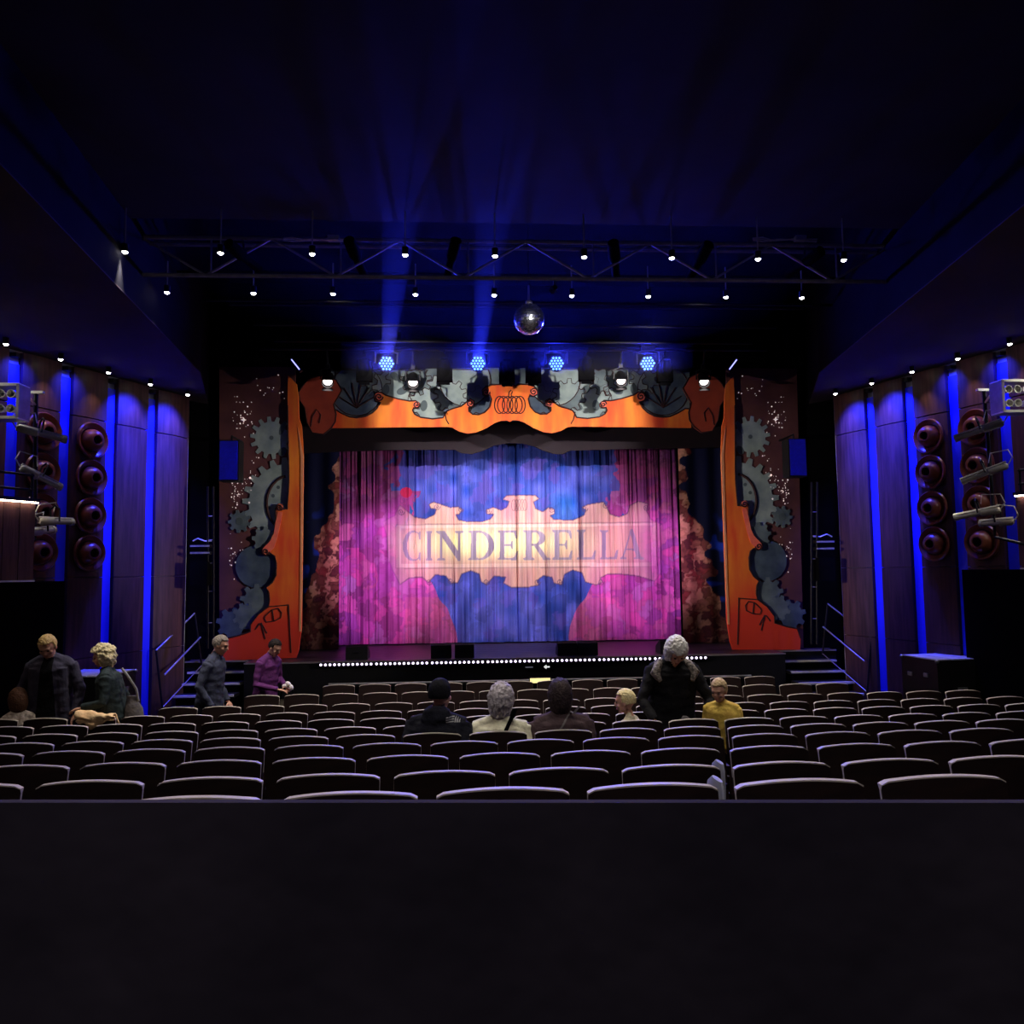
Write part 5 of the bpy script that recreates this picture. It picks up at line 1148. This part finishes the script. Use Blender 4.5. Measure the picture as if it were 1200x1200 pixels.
patch(p7, i7, 'bag_strap', M['matteblack'], strap_grid([(.135, 1.04), (.10, .95), (.05, .85), (0, .72)], .034))
s8 = on_seat(4, 661); p8, i8 = person('seated person in a brown coat with smooth dark brown hair', s8, 0, 1.64, sit=True, lean=-.02, head=(.05, .1, 0), hair=('bob', hairmat('hair_dark_brown', (46, 36, 40), (70, 56, 58))), mats=(BROWN, JEAN), bulk=1.42, seed=8)
patch(p8, i8, 'bag_strap', GREYT, strap_grid([(.13, 1.05), (.07, .98), (0, .90), (-.09, .78)], .018))
# fair haired child
person('small fair haired child in an ivory printed top, seated and turned left', on_seat(5, 746) + Vector((.12, .16, .12)), 1.1, 1.26, sit=True, lean=.05, head=(.15, .1, 0), hair=('short', hairmat('hair_child_fair', (236, 214, 150), (250, 236, 186))), mats=(IVORY, JEAN), bulk=1.3, child=True, collar=False, seed=9)
# white haired woman bending
def scarf(B, k, hip, t, fx, fy, hc, R):
    for sg in (-1, 1):
        mb = MB(); mb.tube([(hip + t * .55) * k + fx * .05 * sg - fy * .06, (hip + t * .52) * k + fx * .11 * sg * k, (hip + t * .42) * k + fx * .10 * sg * k + fy * .11 * k], [.05, .055, .04], 10); B.put(mb, 0)
p10, i10 = person('standing white haired woman in a dark coat bending her head down', spotfloor(789, 800, 7.55, 6), pi, 1.70, lean=.22, head=(.80, .05, 0), hair=('messy', H_WHITE), mats=(BLACKC, JEAN), hem=.2, bulk=1.3,
    arms={-1: ((-.34, .08, 1.10), (-.26, .26, .90), (1, 0, 0)), 1: ((.34, .08, 1.10), (.26, .26, .92), (-1, 0, 0))}, extra=scarf, seed=10)
FUR = hairmat('patterned_scarf', (38, 32, 32), (150, 140, 132)); k = i10['k']; h7 = i10['hip']; T7 = i10['t']; X7 = i10['fx']; Y7 = i10['fy']
for sg in (-1, 1):
    mb = MB(); mb.tube([(h7 + T7 * .56 - Y7 * .07 + X7 * .04 * sg) * k, (h7 + T7 * .525 + X7 * .15 * sg + Y7 * .02) * k, (h7 + T7 * .46 + X7 * .20 * sg + Y7 * .10) * k, (h7 + T7 * .40 + X7 * .16 * sg + Y7 * .16) * k], [.03, .05, .05, .02], 10); mb.build('scarf_end', FUR, p10, True, False)
gl = thing('grey_glove', 'pale grey knitted glove held before the bending woman', 'glove', p10.location + Vector((.05, -.30, .80)))
g_ = gl.location; mb = MB(); mb.loft([(g_, .05, .03), (g_ + Vector((0, 0, .05)), .06, .035), (g_ + Vector((-.02, 0, .12)), .05, .03), (g_ + Vector((-.03, 0, .15)), .02, .012)], 12); mb.build('palm', GREYT, gl, True)
mb = MB()
for j in range(4): mb.tube([g_ + Vector((-.04 + .026 * j, 0, .01)), g_ + Vector((-.05 + .032 * j, 0, -.05))], [.014, .011], 8)
mb.build('fingers', GREYT, gl, True)
# boy in yellow
p11, i11 = person('young boy in a yellow top standing at his seat, looking left', on_seat(5, 848) + Vector((-.19, .18, .0)), pi - .55, 1.16, sit=False, lean=.03, head=(.35, -.2, 0), hair=('short', hairmat('hair_boy', (190, 160, 120), (216, 190, 150))), mats=(YEL, JEAN), child=True, hem=.06, bulk=1.25, seed=11)
